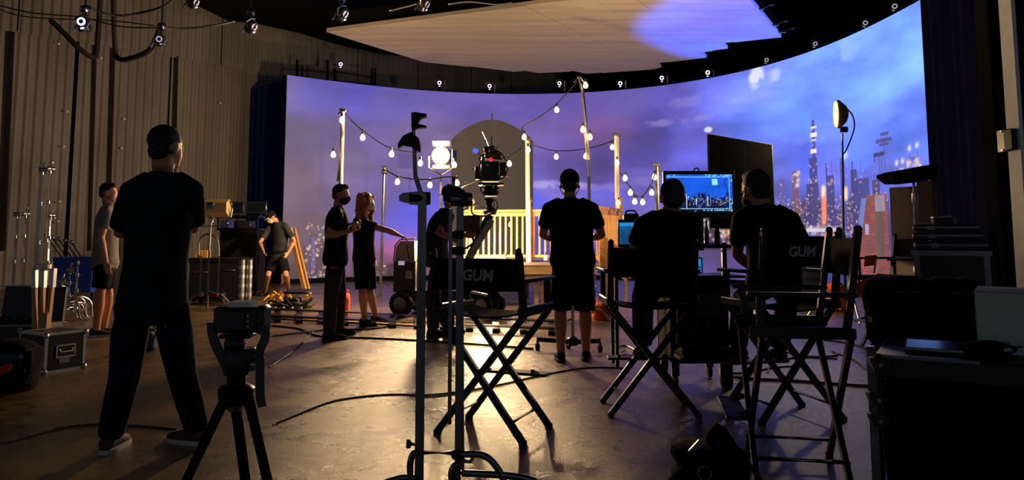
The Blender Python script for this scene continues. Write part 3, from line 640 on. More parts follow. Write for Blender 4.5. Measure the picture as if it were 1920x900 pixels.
# ------------------------------------------------------------------ wooden deck of the set
ZD = 0.70
deck = thing('wooden_deck', 'raised wooden porch deck in front of the video wall', 'deck', (0, 12.9, 0))
def d_(x, y, z): return Vector((x, y - 12.9, z))
nb = 16
for k in range(nb):
    y0 = 12.9 + 2.3 * k / nb; y1 = 12.9 + 2.3 * (k + 1) / nb - .012; xr = 1.45 + .65 * min(1, max(0, (y0 - 12.9) / 1.3))
    part('deck_board', 'deck_board', deck, lambda m: m.box(d_((-1.3 + xr) / 2, (y0 + y1) / 2, ZD - .02), (xr + 1.3, y1 - y0, .04)), smooth=False)
part('fascia_board', 'plywood', deck, lambda m: m.box(d_(.075, 12.88, ZD - .10), (2.75, .04, .11)))
part('fascia_board', 'deck_board', deck, lambda m: m.box(d_(.075, 12.89, ZD - .20), (2.75, .04, .075)))
for x, y in ((-1.2, 13), (-.5, 13), (.42, 12.98), (.52, 13.0), (.6, 13.02), (1.4, 13.0), (1.95, 14.3), (-1.2, 15), (.3, 15), (1.9, 15)):
    part('leg', 'plywood', deck, lambda m: m.box(d_(x, y, (ZD - .04) / 2), (.07, .07, ZD - .04)))
for x0, x1 in ((-1.2, -.5), (.6, 1.4)): part('brace', 'pine_dark', deck, lambda m: m.bar(d_(x0, 13.03, .08), d_(x1, 13.03, ZD - .08), .05, .03))
def railing(p0, p1, n, label, newels):
    p0, p1 = Vector(p0), Vector(p1); t = thing('porch_railing', label, 'railing', (p0.x, p0.y, ZD)); d = Vector((p1.x - p0.x, p1.y - p0.y, 0)); H = 1.0
    part('top_rail', 'pine', t, lambda m: m.bar(Vector((0, 0, H)), d + Vector((0, 0, H)), .09, .045, up=(0, 0, 1)))
    part('sub_rail', 'pine', t, lambda m: m.bar(Vector((0, 0, H - .07)), d + Vector((0, 0, H - .07)), .04, .07, up=(0, 0, 1)))
    part('bottom_rail', 'pine', t, lambda m: m.bar(Vector((0, 0, .10)), d + Vector((0, 0, .10)), .05, .08, up=(0, 0, 1)))
    me = MB().box((0, 0, 0), (.036, .036, H - .2)).mesh('baluster', 'pine')
    for k in range(n):
        o = bpy.data.objects.new('baluster', me); COL.objects.link(o); o.parent = t; o.location = d * ((k + .5) / n) + Vector((0, 0, .5)); o.rotation_euler.z = math.atan2(d.y, d.x)
    for q in newels:
        pn = part('newel_post', 'pine', t, lambda m: m.box(d * q + Vector((0, 0, .53)), (.10, .10, 1.06), Rz(math.atan2(d.y, d.x))))
        part('finial', 'pine', pn, lambda m: m.lathe([(.055, 0), (.06, .03), (.03, .06), (.035, .08), (.058, .12), (.05, .17), (.02, .2), (.001, .21)], d * q + Vector((0, 0, 1.06)), n=14))
    return t
railing((-.95, 14.75), (2.03, 14.35), 27, 'pale pine porch railing facing the crew, lit warm by bulbs', (0.05, .435))
railing((2.08, 14.3), (1.52, 13.0), 13, 'pine side railing of the deck, seen obliquely right of the standing man', (0.0,))
# plywood stair side leaning at the right end of the deck
st = thing('stair_stringer', 'pine stair side and diagonal braces at the right end of the deck', 'stairs', (1.5, 12.6, 0))
part('panel', 'pine', st, lambda m: m.prism([(0.0, .62), (.42, .62), (.42, .95), (.0, 1.25)], -.02, .02, lambda x, y, h: Vector((x - .02, h, y))))
part('diagonal_brace', 'pine', st, lambda m: m.bar((0, -.04, 1.1), (.5, -.04, .5), .04, .06)); part('diagonal_brace', 'plywood', st, lambda m: m.bar((0, -.06, .95), (.42, -.06, .45), .03, .05))
part('leg', 'plywood', st, lambda m: m.box((.02, 0, .31), (.05, .05, .62))); part('leg', 'plywood', st, lambda m: m.box((.42, 0, .31), (.05, .05, .62))); part('sill', 'dull_steel', st, lambda m: m.box((.2, -.05, .6), (.55, .05, .05)))

# ------------------------------------------------------------------ poles and strings of bulbs
def bulb_pole(base, top, r, label, m='pale_pole', extras=(), via=()):
    base, top = Vector(base), Vector(top); t = thing('light_pole', label, 'pole', base)
    part('shaft', m, t, lambda mm: mm.tube([(0, 0, 0)] + ([p - base for p in via] or [(top - base) * .5]) + [top - base], r, 8))
    part('top_clamp', 'dull_steel', t, lambda mm: mm.box(top - base + Vector((0, 0, .01)), (r * 3.2, r * 2.4, .05), Ry(.2), bev=.008))
    for e in extras: part(e[0], e[1], t, e[2])
    return t
D1 = 12.4
b1 = P(634, 500, D1); b1.z = 0
bulb_pole(b1, P(643, 208, D1), .034, 'pale pole holding the left end of the bulb string, behind the masked man', 'pale_pole', (('cross_arm', 'dull_steel', lambda m: m.tube([P(634, 214, D1) - b1, P(646, 207, D1) - b1], .02, 6)), ('lower_splint', 'pale_pole', lambda m: m.tube([P(634, 340, D1) - b1, P(641, 285, D1) - b1], .03, 6))))
b2 = G(713, 556)
t = bulb_pole(b2, P(721, 314, b2.y), .03, 'slim pale stand pole right of the curly-haired woman', 'dull_steel')
for k in range(3):
    a = .6 + k * 2.09; part('leg', 'dull_steel', t, lambda m: m.tube([(0, 0, .30), (.2 * math.cos(a), .2 * math.sin(a), .2), (.45 * math.cos(a), .45 * math.sin(a), .02)], .014, 6))
part('knuckle', 'dull_steel', t, lambda m: m.lathe([(.05, -.05), (.06, 0), (.05, .05)], (P(721, 322, b2.y) - b2), (1, 0, 0), 10))
p990 = P(991, 485, 14.5); p990.z = ZD
bulb_pole(p990, P(989, 263, 14.5), .045, 'square pale pole rising from the middle newel of the porch railing')
p1157 = P(1159, 485, 14.2); p1157.z = ZD
bulb_pole(p1157, P(1156, 254, 14.2), .045, 'square pale pole rising from the right corner of the deck')
bb = G(1107, 575)
Db = bb.y
t = bulb_pole(bb, P(1086, 146, Db), .02, 'tall thin metal boom stand with bulbs behind the standing man', 'dull_steel', via=(P(1105, 330, Db), P(1099, 250, Db), P(1091, 170, Db)))
part('upper_sleeve', 'pale_pole', t, lambda m: m.tube([P(1103, 300, Db) - bb, P(1098, 250, Db) - bb], .034, 8)); part('boom_tip', 'dull_steel', t, lambda m: m.tube([P(1076, 154, Db) - bb, P(1086, 143, Db) - bb, P(1096, 155, Db) - bb], .02, 6))
part('lower_sleeve', 'dull_steel', t, lambda m: m.tube([(0, 0, .4), P(1104, 330, Db) - bb], .026, 8))
for k in range(3):
    a = .3 + k * 2.09; part('leg', 'dull_steel', t, lambda m: m.tube([(0, 0, .35), (.4 * math.cos(a), .4 * math.sin(a), .02)], .014, 6))
p1230 = G(1238, 570)
t = bulb_pole(p1230, P(1231, 310, p1230.y), .04, 'pale stand pole left of the large monitor', 'dull_steel'); part('knob', 'steel', t, lambda m: m.lathe([(.05, -.03), (.06, 0), (.05, .03)], P(1234, 318, p1230.y) - p1230, (0, 1, 0), 10))
for k in range(3):
    a = .9 + k * 2.09; part('leg', 'dull_steel', t, lambda m: m.tube([(0, 0, .35), (.4 * math.cos(a), .4 * math.sin(a), .02)], .014, 6))
bulb_me = MB().lathe([(.012, .0), (.022, -.02), (.05, -.06), (.064, -.10), (.058, -.14), (.036, -.168), (.002, -.178)], n=14).mesh('bulb', 'bulb_glow'); bulb_me.polygons.foreach_set('use_smooth', [True] * len(bulb_me.polygons))
sock_me = MB().lathe([(.014, .075), (.024, .07), (.026, .0), (.02, -.012)], n=10).mesh('socket', 'black_plastic')
def light_string(cords, bulbs, label, r=.011):
    base = bulbs[0][0] if not cords else cords[0][0]; t = thing('string_lights', label, 'string lights', base, 0, 'strings of bulbs over the deck')
    for c in cords: part('cord', 'cable_black', t, lambda m: m.tube([p - base for p in smooth_path(c, 5)], r, 6))
    for p, s_ in bulbs:
        s_ = s_ * .72
        for nm, me in (('bulb', bulb_me), ('socket', sock_me)):
            o = bpy.data.objects.new(nm, me); COL.objects.link(o); o.parent = t; o.location = p - base + Vector((0, 0, .10 * s_)); o.scale = (s_, s_, s_)
    return t
def PB(l, D, s=1.0): return [(P(x, y, D), s) for x, y in l]
light_string([[P(648, 213, D1), P(665, 232, D1), P(690, 252, D1), P(720, 272, D1), P(745, 281, D1), P(776, 286, D1)]], PB(((680, 258), (734, 289), (641, 225), (625, 290)), D1 - .05, .95), 'string of bulbs sagging from the leftmost pole')
light_string([[P(722, 318, 12), P(745, 330, 12), P(775, 336, 12), P(806, 336, 12), P(835, 332, 12), P(857, 332, 12)]], PB(((745, 341), (806, 347), (857, 343), (788, 306), (852, 309)), 12, .9), 'low string of bulbs around the bright tungsten lamp')
light_string([[P(1084, 150, 13.6), P(1060, 178, 13.6), P(1040, 198, 13.6), P(1010, 220, 13.8), P(980, 238, 14), P(982, 248, 14)], [P(985, 272, 14.3), P(965, 287, 14.3), P(950, 296, 14.3)]], PB(((1044, 206), (983, 257), (990, 281), (955, 307)), 13.8), 'string of bulbs dropping from the boom tip to the middle pole')
light_string([[P(1000, 272, 14.3), P(1025, 280, 14.3), P(1050, 283, 14.3), P(1085, 281, 14.3), P(1120, 274, 14.3), P(1154, 262, 14.3)]], PB(((1043, 294), (1098, 293), (1148, 276), (1157, 305)), 14.1, .95), 'string of bulbs slung between the middle pole and the corner pole')
light_string([[P(1092, 150, Db), P(1097, 200, Db), P(1100, 240, Db)]], PB(((1098, 160), (1093, 243), (1106, 257)), Db - .08), 'bulbs clipped down the tall boom stand')
light_string([[P(1162, 322, 13.4), P(1172, 338, 13.4), P(1181, 350, 13.3), P(1192, 367, 13.2), P(1206, 366, 13.1), P(1220, 346, 13.1), P(1231, 318, 13)]], PB(((1172, 334), (1182, 361), (1190, 378), (1205, 379), (1222, 361), (1227, 332)), 13.15, .95), 'short drooping string of bulbs right of the corner pole')
def on_deck(px, D): q = P(px, 486, D); q.z = ZD + .08; return q
light_string([[on_deck(940, 14.55), on_deck(992, 14.5), on_deck(1023, 14.45), on_deck(1060, 14.4)]], [(on_deck(992, 14.52), .9), (on_deck(1023, 14.47), .9), (on_deck(945, 14.55), .9), (P(957, 421, 15), .9), (P(1160, 380, 14.1), .8)], 'string of bulbs lying along the foot of the porch railing')
# ------------------------------------------------------------------ director's chairs
def text_mesh(name, txt, size, depth, m, parent, loc, rot, shear=0.0):
    cu = bpy.data.curves.new(name, 'FONT'); cu.body = txt; cu.size = size; cu.extrude = depth; cu.align_x = 'CENTER'; cu.align_y = 'CENTER'; cu.shear = shear; cu.offset = size * .025; cu.resolution_u = 3
    tmp = bpy.data.objects.new(name, cu); COL.objects.link(tmp); dg = bpy.context.evaluated_depsgraph_get(); dg.update()
    me = bpy.data.meshes.new_from_object(tmp.evaluated_get(dg)); bpy.data.objects.remove(tmp); bpy.data.curves.remove(cu)
    me.materials.clear(); me.materials.append(M(m)); o = bpy.data.objects.new(name, me); COL.objects.link(o); o.parent = parent; o.location = loc; o.rotation_euler = rot; return o
mat('lettering', (175, 175, 180), 0.8, var=0.1)
def director_chair(loc, rz, label, text=None, W_=.56, Dp=.42, ZS=.74, arm=.95, top=1.16, backx=0.0):
    t = thing('director_chair', label, 'chair', loc, rz, None); hw, hd = W_ / 2, Dp / 2; w = .032
    for s in (-1, 1):
        part('seat_rail', 'black_wood', t, lambda m: m.box((s * hw, 0, ZS), (.05, Dp + .06, .055), bev=.008))
        part('armrest', 'black_wood', t, lambda m: m.box((s * (hw + .01), .0, arm), (.06, Dp + .08, .022), bev=.006))
        part('back_post', 'black_wood', t, lambda m: m.bar((s * hw, -hd + .01, ZS), (s * hw, -hd - .06, top + .03), w, .038, up=(1, 0, 0)))
        part('post_knob', 'black_wood', t, lambda m: m.ell((s * hw, -hd - .062, top + .04), (.02, .02, .022), n=8, m=6))
        part('front_post', 'black_wood', t, lambda m: m.bar((s * hw, hd - .02, ZS), (s * hw, hd - .02, arm), w, .036, up=(1, 0, 0)))
        for e in (-1, 1):
            leg = part('leg', 'black_wood', t, lambda m: m.bar((s * (hw - .0), e * (hd - .01) + s * .018, ZS - .02), (-s * (hw + .005), e * (hd + .0) + s * .018, .012), .038, .026, up=(0, 1, 0)))
            part('foot_tip', 'rubber', leg, lambda m: m.box((-s * (hw + .005), e * hd + s * .018, .012), (.04, .032, .024)))
        part('side_rung', 'black_wood', t, lambda m: m.tube([(-s * (hw - .075), -hd, .11), (-s * (hw - .075), hd, .11)], .012, 8))
    part('seat', 'canvas', t, lambda m: m.rings([[Vector((x, y, ZS + .0 - .035 * (1 - (x / hw) ** 2) + dz)) for y, dz in ((-hd, 0), (hd, 0), (hd, -.012), (-hd, -.012))] for x in [hw * (k / 5 - 1) for k in range(11)]]))
    yb = -hd - .045
    part_b = part('backrest', 'canvas', t, lambda m: m.rings([[Vector((x, yb - .03 * (1 - (x / hw) ** 2) + dy, z)) for z, dy in ((top - .19, .012), (top, -.0), (top, -.012), (top - .19, 0))] for x in [(hw + .02) * (k / 5 - 1) for k in range(11)]]))
    if text:
        text_mesh('lettering', text, .09, .001, 'lettering', part_b, (backx, yb - .048, top - .10), (math.pi / 2, 0, 0), .12)
    part('footrest', 'black_wood', t, lambda m: m.box((0, hd + .09, .30), (W_ * .86, .11, .018), bev=.004))
    for s in (-1, 1): part('footrest_arm', 'black_wood', t, lambda m: m.bar((s * W_ * .3, hd, .33), (s * W_ * .3, hd + .13, .285), .022, .022))
    return t
director_chair((-.11, 4.655, 0), math.atan2(-.174, .40), "empty director's chair with grey lettering, behind the two steel stands", 'GUM', backx=.03, top=1.05, arm=.92)
director_chair((.935, 5.2, 0), math.radians(0), "director's chair of the seated man at the left of the monitor", top=1.10)
director_chair((1.80, 5.05, 0), math.radians(15), "director's chair with faint lettering under the man turned left", 'GUM', backx=-.03, top=1.18)
director_chair((1.43, 3.86, 0), math.radians(80), "nearest empty director's chair, seen side-on at the lower right", ZS=.72, arm=.90, top=1.17)
fc = director_chair((4.02, 7.9, 0), math.radians(100), "far director's chair with orange cloth, before the grey flat")

# ------------------------------------------------------------------ C-stands
def grip_head(t, p, ax, r=.04, m='dark_steel', handle=None):
    h = part('grip_head', m, t, lambda mm: mm.lathe([(r * .6, -.05), (r, -.045), (r, -.012), (r * .55, -.008), (r * .55, .008), (r, .012), (r, .045), (r * .6, .05)], p, ax, 14))
    if handle is not None:
        q = Vector(p) + Vector(handle)
        part('t_handle', m, h, lambda mm: mm.tube([p, Vector(p).lerp(q, .5), q], [.009, .012, .016], 8))
    return h
def c_stand(loc, rz, label, H, r=.016, m='steel', head=True, folded=False, spread=.42, group=None, risers=(.55, .8)):
    t = thing('c_stand', label, 'stand', loc, rz, group)
    for k in range(3):
        a = .5 + k * 2.094 if not folded else .5 + k * .25; R_ = spread if not folded else spread * .8
        part('leg', m, t, lambda mm: mm.tube(smooth_path([(0, 0, .34 - .08 * k), (R_ * .3 * math.cos(a), R_ * .3 * math.sin(a), .34 - .08 * k), (R_ * .62 * math.cos(a), R_ * .62 * math.sin(a), .26 - .07 * k), (R_ * .72 * math.cos(a), R_ * .72 * math.sin(a), .06), (R_ * math.cos(a), R_ * math.sin(a), .015)], 4), r * .8, 8))
    z0 = 0.12; zs = [H * risers[0], H * risers[1], H]; rr_ = [r * 1.15, r * .9, r * .65]
    for z1, q in zip(zs, rr_):
        part('riser', m, t, lambda mm: mm.tube([(0, 0, z0), (0, 0, z1)], q, 10)); 
        kn = part('collar', m, t, lambda mm: mm.lathe([(q * 1.1, -.03), (q * 1.7, -.025), (q * 1.7, .02), (q * 1.1, .025)], (0, 0, z1 - .03), n=10))
        part('tee_knob', m, kn, lambda mm: mm.tube([(0, 0, z1 - .03), (.05, 0, z1 - .03), (.05, .03, z1 - .03), (.05, -.03, z1 - .03)], .007, 6))
        z0 = z1 - .02
    if head: grip_head(t, Vector((0, 0, H + .01)), (1, .2, 0), .035, m, (.02, 0, .10))
    return t
# the two big near stands
def near_stand(px, D, label, ytop, r, parts_fn):
    b0 = P(px, 880, D); b0.z = 0; t = thing('combo_stand', label, 'stand', b0)
    part('column', 'dark_steel', t, lambda m: m.tube([(0, 0, .06), (0, 0, P(px, ytop, D).z)], r, 14)); parts_fn(t, b0, D); return t
def ns_a(t, b0, D):
    zz = lambda y: P(786, y, D).z
    q = lambda x, y, dy=0: P(x, y, D) - b0 + Vector((0, dy, 0))
    part('upper_riser', 'dark_steel', t, lambda m: m.tube([(0, 0, zz(372)), q(779, 330), q(776, 240)], [.012, .011, .010], 10))
    part('inner_pipe', 'dark_steel', t, lambda m: m.tube([(.012, -.012, .1), (.012, -.012, zz(372))], r_a * .45, 8))
    h = part('grip_head', 'dark_steel', t, lambda m: m.rings([[q(x, y + s * hh, dy) for s, dy in ((-1, -.03), (1, -.03), (1, .03), (-1, .03))] for x, y, hh in ((750, 372, 5), (758, 371, 9), (775, 372, 11), (798, 373, 13), (801, 372, 8))]))
    part('clamp_disc', 'black_metal', h, lambda m: m.lathe([(.03, -.05), (.034, 0), (.03, .05)], q(787, 372), (1, .15, 0), 14))
    part('tightening_paddle', 'black_metal', t, lambda m: m.rings([[q(x, y + s * hh, dy) for s, dy in ((-1, -.018), (1, -.018), (1, .018), (-1, .018))] for x, y, hh in ((747, 274, 5), (757, 264, 9), (772, 262, 14), (785, 272, 13), (789, 280, 6))]))
    part('tightening_paddle', 'black_metal', t, lambda m: m.rings([[q(x, y + s * hh, dy) for s, dy in ((-1, -.018), (1, -.018), (1, .018), (-1, .018))] for x, y, hh in ((772, 226, 14), (780, 224, 13), (790, 218, 5), (800, 217, 3))]))
    part('tightening_paddle', 'black_metal', t, lambda m: m.rings([[q(x, y + s * hh, dy) for s, dy in ((-1, -.018), (1, -.018), (1, .018), (-1, .018))] for x, y, hh in ((773, 240, 6), (785, 237, 4), (800, 238, 1.5))]))
    part('side_knob', 'black_metal', t, lambda m: m.tube([q(786, 835), q(768, 832), q(766, 825), q(766, 840)], .011, 8))
    for pts in (((771, 905), (770, 870), (775, 850), (786, 846)), ((786, 895), (760, 893), (735, 899), (700, 912))):
        part('leg', 'dark_steel', t, lambda m: m.tube(smooth_path([q(x, y, -.02) for x, y in pts], 5), .015, 10))
    part('cross_pipe', 'dark_steel', t, lambda m: m.tube([q(790, 848), q(852, 849)], .013, 10))
r_a = .021
near_stand(786, 3.5, 'near steel stand with black paddles at its top, left of the pair', 372, r_a, ns_a)
def ns_b(t, b0, D):
    q = lambda x, y, dy=0: P(x, y, D) - b0 + Vector((0, dy, 0))
    part('second_tube', 'dark_steel', t, lambda m: m.tube([q(867, 880), q(865, 388)], .009, 10)); part('slim_rod', 'dark_steel', t, lambda m: m.tube([q(843, 795), q(845, 392)], .0085, 10))
    h = part('grip_head', 'black_metal', t, lambda m: m.rings([[q(x, y + s * hh, dy) for s, dy in ((-1, -.035), (1, -.035), (1, .035), (-1, .035))] for x, y, hh in ((832, 372, 6), (842, 366, 14), (858, 368, 18), (872, 372, 14), (878, 378, 6))]))
    part('clamp_disc', 'dark_steel', h, lambda m: m.lathe([(.03, -.05), (.036, 0), (.03, .05)], q(864, 374), (1, .2, 0), 14)); part('top_pin', 'dark_steel', t, lambda m: m.tube([q(850, 352), q(851, 332)], .008, 8))
    part('cable_tie', 'black_metal', t, lambda m: m.tube([q(852, 470), q(875, 465), q(888, 455), q(886, 445)], .006, 6))
    for y in (440, 470, 852): part('collar', 'black_metal', t, lambda m: m.lathe([(.022, -.02), (.03, -.015), (.03, .015), (.022, .02)], q(859, y), n=12))
    part('hook', 'dark_steel', t, lambda m: m.tube(smooth_path([q(866, 862), q(880, 866), q(886, 858), q(888, 848)], 4), .008, 8))
    for pts in (((862, 850), (893, 849), (915, 856), (932, 874), (942, 892), (946, 905)), ((862, 884), (905, 886), (960, 890), (995, 897), (1010, 906)), ((848, 905), (847, 885), (852, 872), (860, 868))):
        part('leg', 'dark_steel', t, lambda m: m.tube(smooth_path([q(x, y, -.02) for x, y in pts], 5), .015, 10))
near_stand(858, 3.42, 'near twin-tube steel stand right of the pair, overlapping the lettered chair', 388, .0135, ns_b)

# ------------------------------------------------------------------ small camera on a tripod, near left
TB = P(445, 800, 2.12); TB.z = 0
tp = thing('camera_tripod', 'black tripod in the left foreground', 'tripod', TB)
q = lambda x, y, dy=0.0: P(x, y, 2.12) - TB + Vector((0, dy, 0))
for (x0, y0, x1, y1), dy, r in (((425, 742, 374, 905), -.14, .0145), ((463, 735, 530, 905), -.10, .0145), ((440, 745, 428, 905), .12, .015)):
    a, c = q(x0, y0), q(x1, y1, dy); k = (a.z - .01) / (a.z - c.z); e = a + (c - a) * k
    lg = part('leg', 'black_metal', tp, lambda m: m.tube([a, a.lerp(e, .55)], r, 12)); part('lower_leg', 'dark_steel', lg, lambda m: m.tube([a.lerp(e, .52), e], r * .72, 10)); part('leg_lock', 'black_plastic', lg, lambda m: m.tube([a.lerp(e, .53), a.lerp(e, .58)], r * 1.2, 10))
    part('rubber_foot', 'rubber', lg, lambda m: m.tube([e + Vector((0, 0, .03)), e], [r * .9, r], 10))
part('spider', 'black_metal', tp, lambda m: m.lathe([(.02, -.06), (.045, -.04), (.05, 0), (.034, .012)], q(443, 728), n=14))
part('centre_column', 'black_metal', tp, lambda m: m.lathe([(.026, -.06), (.026, .03), (.032, .035), (.032, .05)], q(444, 700), n=14))
part('pan_base', 'black_plastic', tp, lambda m: m.lathe([(.032, -.03), (.037, -.02), (.037, .02), (.030, .035)], q(444, 682), n=14))
part('tilt_block', 'black_plastic', tp, lambda m: m.box(q(452, 664), (.085, .06, .035), bev=.006)); part('tilt_lever', 'black_metal', tp, lambda m: m.tube([q(430, 668), q(490, 660), q(492, 672)], .008, 8)); part('ball_head', 'black_plastic', tp, lambda m: m.ell(q(440, 645), (.03, .03, .03)))
part('knob', 'dull_steel', tp, lambda m: m.lathe([(.010, 0), (.010, .02)], q(470, 675), (1, 0, 0), 10)); part('knob', 'dull_steel', tp, lambda m: m.lathe([(.008, 0), (.008, .016)], q(466, 690), (1, -.3, 0), 10)); part('knob', 'dull_steel', tp, lambda m: m.lathe([(.008, 0), (.008, .016)], q(424, 727), (-1, -.3, 0), 10))
part('plate', 'black_metal', tp, lambda m: m.box(q(446, 629), (.085, .06, .012), bev=.003))
cb = q(450, 598) + TB
cm_ = thing('video_camera', 'small black box camera on the near tripod, pale card on top', 'camera', cb)
part('body', 'black_plastic', cm_, lambda m: m.box((0, 0, 0), (.128, .07, .072), bev=.008)); part('screen_panel', 'black_gloss', cm_, lambda m: m.box((-.014, -.037, .0), (.082, .006, .056), bev=.002)); part('top_card', 'paper', cm_, lambda m: m.box((.008, -.005, .043), (.062, .05, .014), Rx(.03))); part('card_tab', 'paper', cm_, lambda m: m.box((.048, -.006, .037), (.025, .045, .004)))
part('hand_grip', 'black_plastic', cm_, lambda m: m.box((.067, .0, .0), (.022, .075, .078), bev=.008)); part('lens_barrel', 'black_plastic', cm_, lambda m: m.lathe([(.03, 0), (.032, .06), (.028, .09)], (-.01, .03, 0), (0, 1, 0), 14))
for z in (.012, -.002, -.016): part('button', 'dull_steel', cm_, lambda m: m.lathe([(.004, 0), (.004, .004)], (.036, -.036, z), (0, -1, 0), 8))
part('strap_lug', 'steel', cm_, lambda m: m.tube([(-.066, -.01, .034), (-.072, -.01, .028), (-.066, -.01, .02)], .003, 6)); part('strap_lug', 'steel', cm_, lambda m: m.tube([(.066, -.02, .04), (.074, -.02, .034), (.066, -.02, .025)], .003, 6))
def strap(pts, w):
    pts = smooth_path(pts, 5); mb = MB(); rr_ = []
    for i, p in enumerate(pts):
        d = (pts[min(i + 1, len(pts) - 1)] - pts[max(i - 1, 0)]).normalized(); s = d.cross(Vector((.3, 1, 0))).normalized(); n = d.cross(s)
        rr_.append([p + s * w / 2 + n * .002, p + s * w / 2 - n * .002, p - s * w / 2 - n * .002, p - s * w / 2 + n * .002])
    mb.rings(rr_); return mb
k = lambda x, y, dy=-.0: P(x, y, 2.1) - cb + Vector((0, dy, 0))
mat('strap_grey', (70, 72, 74), .85, var=.2)
strap([k(397, 605), k(398, 625), k(404, 645), k(415, 668), k(425, 690)], .03).build('neck_strap', 'strap_grey', cm_); strap([k(500, 608, -.02), k(504, 630, -.03), k(494, 655, -.03), k(492, 685, -.02), k(492, 735, -.02), k(496, 760, -.02)], .026).build('neck_strap', 'strap_grey', cm_)

# ------------------------------------------------------------------ monitor cart
MD = 6.35
def screen_picture(name, w, h, nx, ny, fn, parent, loc, rot, strength=1.0):
    xs_, zs_ = np.linspace(-w / 2, w / 2, nx), np.linspace(-h / 2, h / 2, ny); X_, Z_ = np.meshgrid(xs_, zs_)
    U, V = (X_ / w + .5), (Z_ / h + .5); c = fn(U, V); v = np.stack([X_.ravel(), np.zeros(X_.size), Z_.ravel()], 1)
    i_ = (np.arange(ny - 1)[:, None] * nx + np.arange(nx - 1)[None]).ravel(); f = np.stack([i_, i_ + 1, i_ + nx + 1, i_ + nx], 1)
    key = 'screen_%g' % strength; m = MATS.get(key) or screen_material(key, strength, rough=.25)
    o = bpy.data.objects.new(name, grid_mesh(name, v, f, c.reshape(-1, 3), m)); COL.objects.link(o); o.parent = parent; o.location = loc; o.rotation_euler = rot; return o
def city_feed(U, V):
    c = np.empty(U.shape + (3,)); t = V[..., None]
    c[:] = lin((10, 60, 200)) * t + lin((14, 26, 70)) * (1 - t); c = np.where((V > .32)[..., None], lin((26, 100, 245)) * np.clip(.75 + .5 * (fbm(U * 5, V * 7, 3) - .3), 0, 1)[..., None], lin((8, 12, 30)) * np.ones(3))
    r = np.random.RandomState(4)
    for _ in range(26):
        x, w_, h_ = r.uniform(.02, .97), r.uniform(.01, .03), r.uniform(.02, .2); q_ = (abs(U - x) < w_) & (V < .32 + h_) & (V > .12); c[q_] = lin((10, 24, 84))
    for _ in range(230):
        x, y = r.uniform(.02, .97), np.clip(r.normal(.30, .08), .1, .5); q_ = (abs(U - x) < r.uniform(.003, .007)) & (abs(V - y) < r.uniform(.005, .014)); c[q_] = lin(r.choice([235, 160, 90]) * np.array([.9, .95, 1.0]))
    for x, y0, y1 in ((.30, .1, .48), (.62, .15, .42), (.45, .2, .36)): c[(abs(U - x) < .006) & (V > y0) & (V < y1)] = lin((200, 215, 255))
    c[(abs(U - .50 - .55 * (V - .15)) < .012) & (V < .28)] = lin((70, 100, 160)); c[(abs(U - .83 - 1.2 * (V - .2)) < .02) & (V < .27) & (V > .17)] = lin((110, 130, 150))
    c[(abs(U - .735) < .042) & (abs(V - .80) < .085)] = lin((150, 232, 250)); c[(abs(U - .745 - .05 * np.sin(V * 30)) < .004) & (V > .55) & (V < .72)] = lin((20, 40, 120))
    c[(abs(U - .905 - .02 * np.sin(V * 14)) < .006) & (V > .35) & (V < .93)] = lin((14, 40, 130))
    fr_ = ((abs(U - .955) < .006) & (V > .07) & (V < .94)) | ((abs(V - .935) < .009) & (U < .96)) | ((abs(V - .085) < .011) & (U > .1) & (U < .96)); c[fr_] = lin((130, 200, 250))
    tx = ((V > .95) | ((V < .065) & (V > .03))) & (vnoise(U * 70, V * 40, 8) > .45) & ((U < .2) | (U > .55)); c[tx] = lin((120, 205, 250)); c[(U > .96) & (V < .985) & (vnoise(U * 60, V * 18, 9) > .72)] = lin((130, 210, 250)); c[(U > .966) & (U < .985) & (V < .25) & (V > .05)] = lin((60, 160, 220))
    return c
mw, mh = 135 * PX(MD), 88 * PX(MD); mc = P(1312, 364, MD)
mn = thing('large_monitor', 'large flat monitor on the cart showing a blue city picture', 'monitor', mc)
part('bezel', 'black_plastic', mn, lambda m: m.box((0, .03, 0), (mw, .05, mh), bev=.008)); part('back_shell', 'black_plastic', mn, lambda m: m.box((0, .08, -.02), (mw * .6, .06, mh * .6), bev=.02))
screen_picture('display', mw * .915, mh * .80, 260, 150, city_feed, mn, (-.002, -.001, .008), (0, 0, 0), 1.0)
part('badge', 'dull_steel', mn, lambda m: m.box((.02, .004, -mh / 2 + .018), (.012, .004, .008))); zsh = P(1330, 462, 6.15).z + .0125 - mc.z; part('stand_neck', 'black_metal', mn, lambda m: m.box((0, .08, (zsh - mh / 2) / 2), (.08, .04, -zsh - mh / 2 + .1))); part('stand_base', 'black_metal', mn, lambda m: m.box((0, .06, zsh + .006), (.22, .16, .012))); part('top_hook', 'black_plastic', mn, lambda m: m.tube([(-.03, .05, mh / 2), (-.03, .05, mh / 2 + .02), (-.01, .05, mh / 2 + .028), (.01, .05, mh / 2 + .02), (.01, .05, mh / 2)], .006, 6))
MCX = P(1318, 600, 6.15)
ct = thing('monitor_cart', 'black equipment cart below the large monitor', 'cart', (MCX.x, 6.15, 0))
zs = P(1330, 462, 6.15).z
part('top_shelf', 'black_metal', ct, lambda m: m.box((0.0, .1, zs), (.62, .5, .025), bev=.005)); part('case_body', 'black_matte', ct, lambda m: m.box((-.09, 0, .52), (.46, .5, .66), bev=.012)); part('middle_shelf', 'black_metal', ct, lambda m: m.box((0, .06, .86), (.6, .5, .02)))
mat('perforated', (74, 84, 84), .6, .4, var=.3, scale=60)
